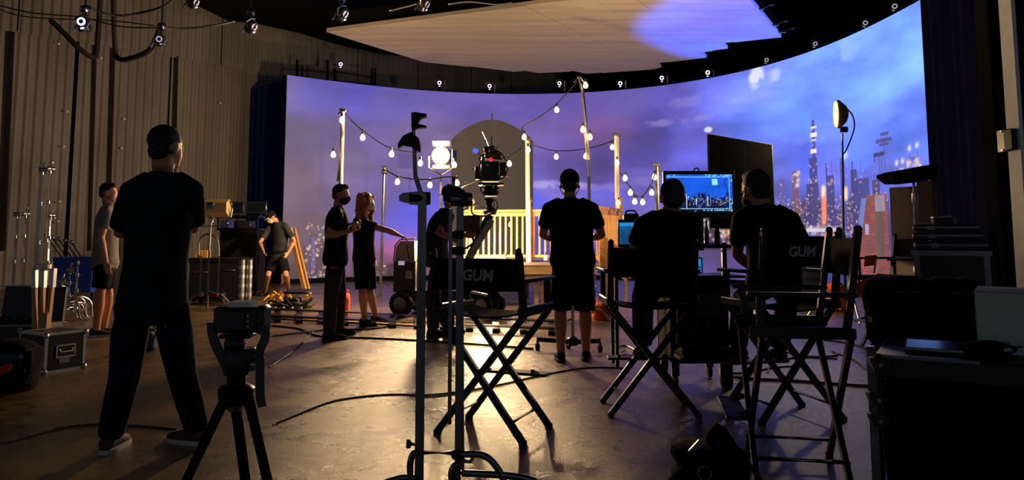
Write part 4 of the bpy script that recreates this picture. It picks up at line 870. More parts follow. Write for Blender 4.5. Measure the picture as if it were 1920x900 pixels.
part('vent_panel', 'perforated', ct, lambda m: m.box((-.03, -.256, .64), (.2, .012, .20), bev=.004)); part('vent_frame', 'black_metal', ct, lambda m: (m.box((-.03, -.258, .755), (.24, .016, .02)), m.box((-.03, -.258, .53), (.24, .016, .02)))); part('lock_stud', 'steel', ct, lambda m: m.ell((-.03, -.27, .50), (.008, .006, .008), n=8, m=6))
for x in (-.28, .13): part('corner_post', 'black_metal', ct, lambda m: m.box((x, -.2, .63), (.035, .035, 1.0)))
for x in (-.28, .1):
    for y in (-.2, .22):
        c_ = part('caster_fork', 'black_metal', ct, lambda m: m.box((x, y, .14), (.06, .05, .1))); part('caster_wheel', 'rubber', c_, lambda m: m.lathe([(.04, -.018), (.055, -.014), (.055, .014), (.04, .018)], (x, y, .056), (1, 0, 0), 16))
part('drop_leg', 'black_metal', ct, lambda m: m.box((.13, -.2, .10), (.08, .06, .2), bev=.01))
sm = thing('small_monitor', 'small glowing cyan monitor low on the cart', 'monitor', P(1299, 498, 5.85) + Vector((0, 0, -.055)))
part('shell', 'black_plastic', sm, lambda m: m.box((0, .02, .055), (.16, .03, .125), bev=.006))
def cyan_feed(U, V):
    c = lin((8, 150, 235)) * np.clip(.6 + .9 * (fbm(U * 5, V * 5, 2) - .35), .2, 1.3)[..., None]; c[(V > .75) & (abs(U - .6) < .15)] = lin((120, 225, 255)); c[(V < .12)] = lin((70, 210, 255)); c[(V < .45) & (V > .3) & (vnoise(U * 14, V * 10, 4) > .55)] = lin((10, 60, 110)); return c
screen_picture('display', .135, .105, 40, 30, cyan_feed, sm, (0, .004, .055), (0, 0, 0), 1.1)
lm = thing('side_monitor', 'narrow cyan monitor turned away, left of the seated man', 'monitor', P(1177, 462, 6.9), math.radians(-28))
part('shell', 'black_plastic', lm, lambda m: m.box((0, .02, .12), (.20, .03, .26), bev=.008)); screen_picture('display', .16, .2, 24, 30, lambda U, V: lin((30, 120, 190)) * np.clip(.25 + 1.0 * (V > .85) + .8 * (fbm(U * 4, V * 5, 6) - .3), .1, 1.4)[..., None], lm, (0, .004, .12), (0, 0, 0), 1.0)
part('stand_foot', 'black_metal', lm, lambda m: (m.box((0, .05, -.005), (.14, .1, .01)), m.tube([(0, .05, 0), (0, .05, .05)], .012, 8)))
sh = thing('side_table', 'black table holding the narrow side monitor', 'table', (P(1177, 462, 6.9).x + .1, 6.98, 0)); zt = P(1177, 462, 6.9).z - .012
part('table_top', 'black_matte', sh, lambda m: m.box((0, 0, zt - .012), (.5, .36, .024)))
for x in (-.22, .22):
    for y in (-.15, .15): part('leg', 'black_metal', sh, lambda m: m.box((x, y, (zt - .024) / 2), (.03, .03, zt - .024)))
bx_ = thing('control_box', 'black control box with a rounded handle behind the side monitor', 'box', (P(1183, 395, 7.06).x, 7.06, zt))
part('body', 'black_plastic', bx_, lambda m: m.box((0, 0, .16), (.15, .12, .32), bev=.015)); part('handle', 'black_metal', bx_, lambda m: m.tube(smooth_path([(-.05, 0, .31), (-.04, 0, .345), (.04, 0, .345), (.05, 0, .31)], 4), .008, 6))
for nm, px, w_, h_, m, lb in (('bottle', 1313, .04, .22, 'dull_steel', 'tall pale bottle on the cart shelf under the large monitor'), ('bottle', 1325, .036, .20, 'black_gloss', 'dark bottle standing next to the pale one on the shelf'), ('walkie_talkie', 1345, .045, .17, 'black_plastic', 'black handset standing on the cart shelf')):
    p = P(px, 450, 6.2); t = thing(nm, lb, nm.replace('_', ' '), (p.x, 6.2, zs + .0125))
    part('body', m, t, lambda mm: mm.lathe([(w_ * .5, 0), (w_ * .52, .01), (w_ * .52, h_ * .62), (w_ * .3, h_ * .78), (w_ * .24, h_ * .9)], n=12)); part('cap', 'black_plastic', t, lambda mm: mm.lathe([(w_ * .28, h_ * .88), (w_ * .28, h_), (w_ * .1, h_ * 1.01)], n=10))
# ------------------------------------------------------------------ rolling stand with casters behind the standing man
RB = G(1075, 664)
rs = thing('rolling_stand', 'black rolling stand base with casters at the standing man\'s feet', 'stand', RB)
ends = [G(1008, 657) - RB, G(1125, 660) - RB, Vector((-.02, .38, 0))]
for e in ends:
    e.z = 0; bm_ = part('leg', 'black_metal', rs, lambda m: m.bar(Vector((0, .05, .115)), e + Vector((0, 0, .115)), .04, .045, up=(0, 0, 1)))
    f = part('caster_fork', 'dull_steel', bm_, lambda m: m.box(e + Vector((0, 0, .085)), (.03, .03, .03))); part('caster_wheel', 'rubber', bm_, lambda m: m.lathe([(.02, -.02), (.036, -.016), (.036, .016), (.02, .02)], e + Vector((0, 0, .036)), (1, .3, 0), 14))
part('hub', 'black_metal', rs, lambda m: m.lathe([(.05, .08), (.055, .1), (.055, .15), (.03, .17)], (0, .05, 0), n=14)); part('column', 'dull_steel', rs, lambda m: m.tube([(0, .05, .14), (0, .05, 1.0)], .016, 10)); part('shelf_box', 'black_metal', rs, lambda m: m.box((0.02, .06, .62), (.10, .08, .26), bev=.01))
# ------------------------------------------------------------------ people
def remesh(mb, voxel, it=4, fac=.5):
    me = bpy.data.meshes.new('tmp'); me.from_pydata(mb.v, [], mb.f)
    bm = bmesh.new(); bm.from_mesh(me); bmesh.ops.recalc_face_normals(bm, faces=bm.faces); bm.to_mesh(me); bm.free()
    o = bpy.data.objects.new('tmp', me); COL.objects.link(o)
    r = o.modifiers.new('r', 'REMESH'); r.mode = 'VOXEL'; r.voxel_size = voxel; r.use_smooth_shade = True
    s = o.modifiers.new('s', 'SMOOTH'); s.iterations = it; s.factor = fac
    dg = bpy.context.evaluated_depsgraph_get(); dg.update(); out = bpy.data.meshes.new_from_object(o.evaluated_get(dg))
    bpy.data.objects.remove(o); bpy.data.meshes.remove(me); out.polygons.foreach_set('use_smooth', [True] * len(out.polygons)); return out
def skin_part(name, mb, m, parent, voxel, it=4):
    me = remesh(mb, voxel, it); me.name = name; me.materials.clear(); me.materials.append(M(m)); o = bpy.data.objects.new(name, me); COL.objects.link(o); o.parent = parent; return o
def limb(mb, pts, rs, n=14): mb.tube(pts, rs, n)
def bend(a, b, c, ra, rb, rc, mid1=None, mid2=None):      # a two-bone limb with muscle bulges
    a, b, c = Vector(a), Vector(b), Vector(c)
    return [a, a.lerp(b, .35), a.lerp(b, .75), b, b.lerp(c, .28), b.lerp(c, .7), c], [ra, mid1 or ra * 1.02, (ra + rb) / 2 * .97, rb, mid2 or rb * 1.06, (rb + rc) / 2 * .95, rc]
def hand(mb, wrist, d, palm_n, side, s=1.0, curl=.5, thumb_out=.6):
    d = Vector(d).normalized(); n = Vector(palm_n); n = (n - d * n.dot(d)).normalized(); w = d.cross(n) * side      # w points to the thumb side
    R = Matrix((w, n, d)).transposed(); wrist = Vector(wrist)
    mb.tube([wrist - d * .02, wrist + d * .02], [.026 * s, .027 * s], 10)
    mb.box(wrist + d * .052 * s, (.078 * s, .026 * s, .085 * s), R, bev=.011 * s)
    for k, (off, ln) in enumerate(((.029, .072), (.0095, .082), (-.0105, .076), (-.030, .060))):
        p = wrist + d * .085 * s + w * off * s; pts = [p]; a = curl * .35; L = ln * s
        for f_ in (.42, .32, .26):
            p = p + (d * math.cos(a) + n * math.sin(a)) * L * f_; pts.append(p); a += curl
        mb.tube(pts, [.0098 * s, .0094 * s, .0086 * s, .0072 * s], 8)
    p = wrist + d * .028 * s + w * .030 * s; q_ = p + (w * thumb_out + d * .8 + n * .35).normalized() * .038 * s
    mb.tube([p, q_, q_ + (d * .9 + w * .15 + n * .35).normalized() * .030 * s, q_ + (d * .9 + n * .5).normalized() * .05 * s], [.0135 * s, .0115 * s, .0100 * s, .008 * s], 8)
def head_frame(c, f):
    f = Vector(f).normalized(); r = f.cross(Vector((0, 0, 1))).normalized(); u = r.cross(f); return Matrix((r, f, u)).transposed(), Vector(c)
def person(label, J, face, fwd, H=1.8, shirt='tee_black', bottom='shorts_black', long_legs=False, skin='skin', hair='hair_dark', hair_style='short', sleeve=.55, shoe='shoe_dark', sole=None, mask=None, cap=None, toes=None,
           curl=(.5, .5), shirt_len=0.0, vox=.009, sock=None, palms=(None, None), shirt_w=1.0, headset=False, badge=False, leg_r=1.0, hem=.62, bulk=1.0, hsc=1.0):
    s = H / 1.8; fwd = Vector((fwd[0], fwd[1], 0)).normalized(); lat = Vector((fwd.y, -fwd.x, 0))
    base = Vector(((J['an'][0].x + J['an'][1].x) / 2, (J['an'][0].y + J['an'][1].y) / 2, 0)); t = thing('person', label, 'person', base)
    L_ = lambda p: Vector(p) - base
    neck = L_(J['neck']); hipc = L_(J['hip']); hw = J.get('hipw', .095) * s; sw = J.get('shw', .185) * s * bulk
    lat_s = J.get('lat_s'); lat_s = Vector(lat_s).normalized() if lat_s is not None else lat
    up = (neck - hipc).normalized(); shc = neck - up * .088 * s
    sh = [shc - lat_s * sw, shc + lat_s * sw]; hip = [hipc - lat * hw, hipc + lat * hw]
    el = [L_(p) for p in J['el']]; wr = [L_(p) for p in J['wr']]; kn = [L_(p) for p in J['kn']]; an = [L_(p) for p in J['an']]
    bow = J.get('bow', 0.0)
    def torso(mb, g, z_from, z_to, flare=0.0):
        prof = ((-.14, .120, .100), (-.06, .155, .118), (.02, .168, .122), (.18, .158, .112), (.36, .152, .108), (.60, .168, .118), (.74, .180, .118), (.83, .172, .108), (.90, .142, .092), (.955, .098, .078), (1.0, .068, .068))
        rr_ = []; L = (neck - hipc).length
        for q_, a_, b_ in prof:
            if q_ < z_from - .001 or q_ > z_to + .001: continue
            k = max(0, min(1, q_)); ax = lat.lerp(lat_s, k).normalized(); fw = up.cross(ax).normalized(); c = hipc.lerp(neck, q_) - fw * bow * math.sin(math.pi * k)
            if g < 0 and q_ < 0: a_, b_ = a_ * .86, b_ * .8
            ga = g + flare * max(0, 1 - (q_ + .1) / .9); wf = (shirt_w if g > .012 else 1) * bulk
            rr_.append([c + ax * math.cos(2 * math.pi * i / 20) * (a_ * s * wf + ga) + fw * math.sin(2 * math.pi * i / 20) * (b_ * s * bulk + ga) for i in range(20)])
        mb.rings(rr_)
    # body: one continuous skin
    mb = MB(); torso(mb, -.010 * s, -.2, 1.0)
    hc = L_(J['head']); R, _ = head_frame(hc, face); hs = s * hsc
    T = lambda x, y, z: hc + R @ (Vector((x, y, z)) * hs)
    mb.tube([neck - up * .05 * s, neck.lerp(T(0, -.02, -.06), .5), T(0, -.015, -.05)], [.066 * s, .058 * s, .056 * s], 14)
    mb.ell(T(0, -.012, .028), (.075 * hs, .094 * hs, .088 * hs), R, 18, 12); mb.ell(T(0, .028, -.035), (.060 * hs, .064 * hs, .078 * hs), R, 16, 10); mb.ell(T(0, .055, -.088), (.036 * hs, .034 * hs, .026 * hs), R, 12, 8)
    mb.ell(T(0, .072, .012), (.05 * hs, .022 * hs, .014 * hs), R, 12, 6); mb.rings([[T(x * w_, y, z) for x, y in ((-1, .07), (0, yy), (1, .07), (0, .06))] for z, w_, yy in ((.005, .007, .085), (-.02, .012, .101), (-.036, .017, .112), (-.044, .014, .098))])
    mb.ell(T(0, .086, -.066), (.022 * hs, .009 * hs, .006 * hs), R, 10, 6)
    for e in (-1, 1): mb.ell(T(.076 * e, -.008, -.012), (.009 * hs, .021 * hs, .032 * hs), R @ Rx(-.2), 10, 8)
    for i in (0, 1):
        sd = -1 if i == 0 else 1
        p_, r_ = bend(sh[i], el[i], wr[i], .050 * s, .040 * s, .027 * s, .049 * s, .043 * s); limb(mb, p_, r_)
        d = (wr[i] - el[i]).normalized(); pn = Vector(palms[i]) if palms[i] is not None else -lat * sd
        hand(mb, wr[i], d, pn, (-1 if i == 0 else 1) * (1), s, curl[i])
        p_, r_ = bend(hip[i] + Vector((0, 0, -.02)), kn[i], an[i], .058 * s, .056 * s, .040 * s, .060 * s, .062 * s); limb(mb, p_, r_)
        td = Vector(toes[i]).normalized() if toes else fwd; a0 = Vector((an[i].x, an[i].y, an[i].z))
        mb.tube([a0 - td * .035 * s - Vector((0, 0, .035)), a0 + td * .05 * s - Vector((0, 0, .04)), a0 + td * .15 * s - Vector((0, 0, .06))], [.036 * s, .038 * s, .028 * s], 10)
    body = skin_part('body', mb, skin, t, vox)
    for e in (-1, 1):
        part('eye', 'white_paint', body, lambda m: m.ell(T(.030 * e, .074, -.004), (.011 * hs, .011 * hs, .008 * hs), R, 10, 6))
        part('pupil', 'hair_dark', body, lambda m: m.ell(T(.030 * e, .0835, -.004), (.005 * hs, .004 * hs, .005 * hs), R, 8, 6))
    # shirt
    mb = MB(); torso(mb, .016 * s, -.14 + shirt_len, .97, .012); 
    mb.tube([neck - up * .09 * s, neck - up * .03 * s, neck + up * .016 * s], [.10 * s, .088 * s, .071 * s], 14)
    for i in (0, 1):
        q_ = sh[i].lerp(el[i], sleeve); limb(mb, [sh[i].lerp(shc, .55), sh[i].lerp(shc, .2), sh[i].lerp(el[i], .06), sh[i].lerp(el[i], .18), sh[i].lerp(el[i], sleeve * .6), q_], [.060 * s, .062 * s, .062 * s, .064 * s, .066 * s, .067 * s])
        limb(mb, [neck - up * .012 * s, neck.lerp(sh[i] + up * .045 * s, .5) - up * .004 * s, sh[i] + up * .022 * s, sh[i] - up * .01 * s], [.055 * s, .050 * s, .044 * s, .045 * s])
        mb.ell(sh[i] + up * .002 * s, (.062 * s, .062 * s, .060 * s), None, 14, 10)
    so_ = skin_part('shirt', mb, shirt, t, vox * 1.15, 9)
    if badge: part('shirt_print', 'lettering', so_, badge(base))
    # trousers, shorts
    mb = MB(); rr_ = []
    fw = up.cross(lat).normalized()
    for q_, a_, b_ in ((-.19, .135, .118), (-.12, .168, .134), (-.04, .180, .138), (.03, .180, .136), (.14, .170, .122), (.20, .160, .115)):
        if long_legs and q_ < -.05: q_, a_ = q_ * .55, a_ * .96
        c = hipc.lerp(neck, q_); rr_.append([c + lat * math.cos(2 * math.pi * i / 18) * a_ * s * bulk + fw * math.sin(2 * math.pi * i / 18) * b_ * s * bulk for i in range(18)])
    mb.rings(rr_)
    for i in (0, 1):
        h0 = hip[i] + (hipc - hip[i]) * .12
        if long_legs:
            e_ = kn[i].lerp(an[i], .97); limb(mb, [h0, h0.lerp(kn[i], .4), kn[i], kn[i].lerp(e_, .5), e_], [.102 * s * leg_r, .100 * s * leg_r, .082 * s * leg_r, .079 * s * leg_r, .071 * s * leg_r])
        else:
            e_ = h0.lerp(kn[i], hem) if hem <= 1 else kn[i].lerp(an[i], hem - 1); limb(mb, [h0 + (neck - hipc) * .10, h0, h0.lerp(e_, .5), e_], [.06 * s * leg_r, .104 * s * leg_r, .106 * s * leg_r, .102 * s * leg_r])
    skin_part('trousers' if long_legs else 'shorts', mb, bottom, t, vox * 1.15, 4)
    # shoes
    for i in (0, 1):
        td = Vector(toes[i]).normalized() if toes else fwd; sd = td.cross(Vector((0, 0, 1))); a0 = an[i]; g0 = a0.z - .088 * s; mb = MB(); rr_ = []; 
        for y, w_, h_ in ((-.075, .028, .07), (-.055, .038, .095), (0, .043, .10), (.05, .046, .080), (.10, .050, .062), (.15, .048, .05), (.185, .034, .04), (.20, .015, .03)):
            c = Vector((a0.x, a0.y, g0 + .012)) + td * y * s
            rr_.append([c + sd * math.cos(2 * math.pi * k / 12) * w_ * s + Vector((0, 0, (max(-.0, .5 + .5 * math.sin(2 * math.pi * k / 12)) * h_ * s))) for k in range(12)])
        mb.rings(rr_); sh_o = skin_part('shoe', mb, shoe, t, vox * .8, 2)
        mb = MB(); out = [(-.08, .022), (-.05, .042), (0, .046), (.06, .050), (.12, .055), (.17, .048), (.2, .026), (.208, .0)]
        poly = [Vector((a0.x, a0.y, 0)) + td * y * s + sd * w_ * s for y, w_ in out] + [Vector((a0.x, a0.y, 0)) + td * y * s - sd * w_ * s for y, w_ in out[::-1][1:]]
        mb.prism([(p.x, p.y) for p in poly], g0, g0 + .026 * s); mb.build('sole', sole or 'rubber', sh_o)
        if sock: part('sock', sock, t, lambda m: m.tube([kn[i].lerp(an[i], .72), an[i] - Vector((0, 0, .01))], [.050 * s, .045 * s], 12))
    # hair, caps, masks
    if hair_style == 'short':
        mb = MB(); mb.ell(T(0, -.020, .042), (.079 * hs, .090 * hs, .084 * hs), R, 20, 12); mb.ell(T(0, -.058, -.012), (.068 * hs, .050 * hs, .055 * hs), R, 16, 8); mb.ell(T(0, .03, .088), (.055 * hs, .055 * hs, .035 * hs), R, 14, 8); skin_part('hair', mb, hair, t, vox * .8, 2)
    elif hair_style == 'crop':
        mb = MB(); mb.ell(T(0, -.016, .036), (.0775 * hs, .094 * hs, .084 * hs), R, 20, 12); mb.ell(T(0, -.050, -.025), (.063 * hs, .046 * hs, .056 * hs), R, 16, 8); mb.ell(T(0, -.012, -.002), (.0765 * hs, .03 * hs, .05 * hs), R, 16, 8); skin_part('hair', mb, hair, t, vox * .8, 2)
    elif hair_style == 'curly':
        rg = random.Random(5); mb = MB(); mb.ell(T(0, -.025, .045), (.092 * hs, .10 * hs, .095 * hs), R, 18, 12)
        for k in range(150):
            a = rg.uniform(.5, 2 * math.pi - .5); z = rg.uniform(-.30, .10); rad_ = (.10 + .02 * rg.random()) * (1 if z > -.1 else 1 + .18 * rg.random()); y_ = -math.cos(a - math.pi) * rad_
            p = T(math.sin(a) * rad_ * 1.02, -.02 + math.cos(a) * rad_ * (.95 if z > -.08 else .8), z); rr0 = rg.uniform(.018, .034) * hs; mb.ell(p, (rr0, rr0, rr0 * 1.5), None, 8, 6)
        skin_part('hair', mb, hair, t, vox, 1)
    if cap:
        mb = MB(); mb.ell(T(0, -.012, .045), (.085 * hs, .103 * hs, .088 * hs), R, 20, 12); cp = skin_part('cap', mb, cap[0], t, vox * .8, 2)
        if cap[1]:
            sg = cap[1]; part('brim', cap[2], cp, lambda m: m.rings([[T(x, sg * (.075 + .085 * (1 - (x / .075) ** 2) ** .5 * f_), .040 - .012 * f_ + dz) for f_, dz in ((0, 0), (1, 0), (1, -.006), (0, -.006))] for x in [.0745 * (k / 5 - 1) for k in range(11)]]))
    if mask:
        mb = MB(); mb.ell(T(0, .038, -.055), (.060 * hs, .066 * hs, .062 * hs), R, 16, 10); mb.ell(T(0, .09, -.045), (.026 * hs, .026 * hs, .035 * hs), R, 12, 8); mo = skin_part('face_mask', mb, mask, t, vox * .7, 2)
        for e in (-1, 1): part('ear_loop', mask, mo, lambda m: m.tube([T(.058 * e, .05, -.03), T(.078 * e, .01, -.005), T(.084 * e, -.012, -.015), T(.076 * e, .0, -.045), T(.056 * e, .045, -.08)], .0035 * hs, 6))
    if headset:
        hp = part('headset', 'black_plastic', t, lambda m: m.tube([T(.086, -.005, -.01), T(.092, -.01, .06), T(.06, -.012, .125), T(0, -.012, .142), T(-.06, -.012, .125), T(-.092, -.01, .06), T(-.086, -.005, -.01)], .010, 8))
        for e in (-1, 1): part('ear_cup', 'black_plastic', hp, lambda m: m.lathe([(.02, -.012), (.038, -.008), (.038, .012), (.02, .018)], T(.088 * e, -.005, -.012), R @ Vector((e, 0, 0)), 14))
    return t
def JP(D, **k): return k
# tall man in the left foreground, back to us, arms folded
def badge_A(base):
    def f(m): m.box(P(298, 352, 3.90) - base, (.028, .01, .055), bev=.004)
    return f
def ankle(px, py, s=1.0):
    g = G(px, py); g.z = .088 * s; return g
A = dict(head=P(312, 276, 4.05), neck=P(306, 328, 4.05), hip=P(285, 572, 4.06), shw=.176, hipw=.118, el=[P(226, 435, 4.16), P(362, 425, 4.14)], wr=[P(302, 432, 4.36), P(285, 424, 4.36)],
         kn=[P(234, 706, 4.02), P(341, 700, 4.2)], an=[ankle(206, 846), ankle(368, 832)])
person('tall man with arms folded standing in the left foreground, back turned', A, (.35, 1, -.03), (.12, 1), 1.86, 'tee_navy', 'denim', True, 'skin', 'hair_dark', 'crop', .9, 'shoe_brown', 'shoe_sole', toes=[(-.12, 1, 0), (-.9, .35, 0)], curl=(.9, .9), vox=.009,
       palms=((0, -1, 0), (0, -1, 0)), shirt_w=.98, leg_r=.93, bulk=.98, shirt_len=-.06)
B = dict(head=P(204, 362, 8.7), neck=P(203, 388, 8.7), hip=P(197, 492, 8.7), el=[P(206, 440, 8.95), P(189, 446, 8.5)], wr=[P(212, 480, 9.0), P(199, 492, 8.4)], kn=[P(203, 552, 8.85), P(187, 552, 8.6)], an=[ankle(194, 628), ankle(180, 632)])
person('crew member in a grey tee and dark shorts half hidden behind the foreground man', B, (1, .2, -.05), (.9, .45), 1.8, 'tee_grey', 'shorts_black', False, 'skin', 'hair_dark', 'short', .6, 'shoe_dark', 'shoe_sole', vox=.011, hem=.8)
C = dict(head=P(508, 407, 14.55), neck=P(521, 416, 14.7), hip=P(521, 482, 14.75), el=[P(552, 452, 14.7), P(487, 455, 14.55)], wr=[P(540, 474, 14.45), P(494, 472, 14.3)], kn=[P(536, 514, 14.6), P(503, 514, 14.55)], an=[ankle(541, 551), ankle(497, 554)], bow=.06)
person('man in a cap and shorts bending his head by the ladder', C, (-.65, -.6, -.6), (-.35, -.94), 1.76, 'tee_charcoal', 'shorts_black', False, 'skin', 'hair_brown', 'short', .75, 'shoe_dark', None, 'mask_cream', ('black_cloth', 1, 'paper'), vox=.011, hem=.85)
D_ = dict(head=P(640, 365, 8.55), neck=P(633, 391, 8.6), hip=P(629, 486, 8.6), el=[P(640, 440, 8.9), P(614, 442, 8.42)], wr=[P(662, 426, 8.75), P(655, 434, 8.42)], kn=[P(636, 556, 8.68), P(621, 556, 8.52)], an=[ankle(634, 628), ankle(617, 638)])
person('man in a black mask and black tee holding a small device', D_, (1, -.12, -.06), (.95, .25), 1.82, 'tee_black', 'trouser_grey', True, 'skin', 'hair_brown', 'short', .62, 'black_cloth', None, 'mask_black', vox=.010, curl=(.8, .8), palms=((0, 0, 1), (0, 0, 1)))
t = thing('handheld_device', 'small pale device held by the black-masked man', 'device', P(661, 420, 8.58)); part('body', 'dull_steel', t, lambda m: m.box((0, 0, 0), (.13, .05, .03), Ry(-.15), bev=.008)); part('screen', 'white_paint', t, lambda m: m.box((0, 0, .017), (.09, .038, .004), Ry(-.15)))
Wm = dict(head=P(688, 379, 9.5), neck=P(682, 404, 9.55), hip=P(683, 486, 9.6), shw=.165, el=[P(694, 448, 9.85), P(729, 433, 9.35)], wr=[P(702, 484, 9.85), P(748, 441, 9.4)], kn=[P(693, 545, 9.7), P(680, 545, 9.5)], an=[ankle(704, 605), ankle(683, 611)])
person('curly-haired woman in a blue mask reaching out her arm', Wm, (1, -.35, -.05), (.85, -.35), 1.68, 'tee_black', 'shorts_black', False, 'skin', 'hair_auburn', 'curly', .6, 'black_cloth', None, 'mask_blue', vox=.010, shirt_len=-.06, hem=.95, curl=(.5, .6), palms=((0, 0, -1), (0, 0, -1)))
O = dict(head=P(846, 366, 9.0), neck=P(835, 394, 9.0), hip=P(820, 490, 8.95), el=[P(838, 436, 9.35), P(820, 436, 8.78)], wr=[P(868, 440, 9.4), P(846, 446, 8.75)], kn=[P(838, 558, 9.1), P(812, 560, 8.85)], an=[ankle(842, 626), ankle(812, 632)], bow=.05)
person('camera operator with a headset between the two near stands', O, (1, .25, .15), (.9, .42), 1.82, 'tee_charcoal', 'trouser_grey', True, 'skin_tan', 'hair_dark', 'crop', .6, 'black_cloth', None, None, ('black_cloth', -1, 'black_cloth'), vox=.011, headset=True)
E = dict(head=P(1068, 346, 6.8), neck=P(1069, 374, 6.8), hip=P(1074, 492, 6.82), shw=.195, el=[P(1018, 440, 6.95), P(1128, 440, 6.95)], wr=[P(1048, 452, 7.15), P(1104, 448, 7.15)], kn=[P(1051, 582, 6.86), P(1097, 582, 6.88)], an=[ankle(1052, 678), ankle(1099, 676)])
person('man in black tee and shorts standing with his back turned before the deck', E, (.05, 1, -.05), (0, 1), 1.8, 'tee_black', 'shorts_black', False, 'skin', 'hair_dark', 'short', .65, 'black_cloth', None, 'mask_black', ('black_cloth', 0, None), vox=.009, hem=.98, shirt_w=1.08, bulk=1.05, toes=[(-.05, 1, 0), (.1, 1, 0)], hsc=1.1, palms=((0, -1, .3), (0, -1, .3)))
F = dict(head=P(1261, 370, 5.15), neck=P(1254, 398, 5.15), hip=P(1243, 538, 5.12), shw=.172, el=[P(1186, 482, 5.22), P(1296, 476, 5.26)], wr=[P(1205, 520, 5.45), P(1288, 520, 5.45)], kn=[P(1205, 558, 5.58), P(1290, 558, 5.58)], an=[P(1205, 650, 5.62), P(1285, 652, 5.62)])
person('heavy-set man in black seated before the large monitor, seen from behind', F, (.1, 1, -.08), (0, 1), 1.8, 'tee_black', 'trouser_grey', True, 'skin', 'hair_dark', 'crop', .6, 'black_cloth', None, None, None, vox=.010, hsc=1.1, bulk=1.03, shirt_w=1.0, palms=((0, 0, -1), (0, 0, -1)))
G_ = dict(head=P(1416, 356, 5.15), neck=P(1434, 388, 5.12), hip=P(1450, 536, 5.08), shw=.182, lat_s=(1, .2, 0), el=[P(1382, 476, 5.32), P(1512, 480, 5.25)], wr=[P(1412, 506, 5.55), P(1475, 515, 5.5)], kn=[P(1395, 560, 5.55), P(1478, 560, 5.58)], an=[P(1382, 652, 5.6), P(1460, 655, 5.65)], bow=.05)
person('man in black leaning in the lettered chair, turned left to the monitor', G_, (-.35, 1, -.1), (-.26, .97), 1.8, 'tee_black', 'trouser_grey', True, 'skin', 'hair_dark', 'short', .65, 'black_cloth', None, 'mask_black', None, vox=.010, hsc=1.16, bulk=1.06, palms=((0, 0, -1), (0, 0, -1)), toes=[(-.8, .6, 0), (-.2, 1, 0)])
# ------------------------------------------------------------------ gear at the far left
def road_case(name, loc, rz, dims, label, m='black_plastic', trim='aluminium', dish=True, cat='case', lid=.72):
    t = thing(name, label, cat, loc, rz); w, d, h = dims; e = .022
    part('body', m, t, lambda mm: mm.box((0, 0, h / 2), (w - .01, d - .01, h - .01)))
    for sx in (-1, 1):
        for sy in (-1, 1): part('edge_trim', trim, t, lambda mm: mm.box((sx * (w - e) / 2, sy * (d - e) / 2, h / 2), (e, e, h)))
        for z in (e / 2, h - e / 2): part('edge_trim', trim, t, lambda mm: mm.box((sx * (w - e) / 2, 0, z), (e, d, e)))
    for sy in (-1, 1):
        for z in (e / 2, h - e / 2): part('edge_trim', trim, t, lambda mm: mm.box((0, sy * (d - e) / 2, z), (w, e, e)))
    for sx in (-1, 1):
        for z in (0.02, h - .02): part('ball_corner', trim, t, lambda mm: mm.ell((sx * w / 2 * .985, -d / 2 * .985, z), (.026, .026, .026), n=8, m=6))
    if dish:
        dsh = part('handle_dish', trim, t, lambda mm: (mm.box((0, -d / 2 - .002, h * .66), (.16, .012, .012)), mm.box((0, -d / 2 - .002, h * .66 - .1), (.16, .012, .012)), mm.box((-.08, -d / 2 - .002, h * .66 - .05), (.012, .012, .11)), mm.box((.08, -d / 2 - .002, h * .66 - .05), (.012, .012, .11))))
        part('handle', 'dull_steel', dsh, lambda mm: mm.tube([(-.055, -d / 2 - .008, h * .66 - .03), (-.05, -d / 2 - .02, h * .66 - .055), (.05, -d / 2 - .02, h * .66 - .055), (.055, -d / 2 - .008, h * .66 - .03)], .008, 6)); part('name_plate', 'dull_steel', t, lambda mm: mm.box((-.01, -d / 2, h * .28), (.09, .008, .045)))
    return t
ca, cb_ = G(82, 702), G(158, 690); dv = cb_ - ca; rzc = math.atan2(dv.y, dv.x); nrm = Vector((-math.sin(rzc), math.cos(rzc), 0)); cw = .40
cpos = (ca + cb_) / 2 + nrm * .2
road_case('road_case', cpos, rzc, (dv.length, .40, .345), 'black road case with silver edges and handle dish on the left floor')
# open black case with its lid up
oc = P(30, 640, 7.25); oc.z = 0
t = thing('open_case', 'open black equipment case at the left edge', 'case', oc)
part('body', 'black_plastic', t, lambda m: m.box((-.06, .1, .17), (.62, .45, .34), bev=.01)); part('lid', 'black_plastic', t, lambda m: m.box((-.06, .34, .50), (.62, .05, .36), Rx(-.12), bev=.01)); part('lid_edge', 'dull_steel', t, lambda m: m.box((-.06, .30, .685), (.62, .06, .012), Rx(-.12))); part('foam_insert', 'black_matte', t, lambda m: m.box((-.06, .1, .335), (.54, .37, .03))); part('rim', 'dull_steel', t, lambda m: m.box((-.06, -.12, .34), (.62, .012, .014)))
for x, r_ in ((-.2, .06), (0, .045), (.14, .03)): part('packed_item', 'black_gloss', t, lambda m: m.ell((x, .08, .37), (r_, .08, .045), n=10, m=6))
part('latch', 'dull_steel', t, lambda m: m.box((.12, -.13, .30), (.05, .012, .05)))
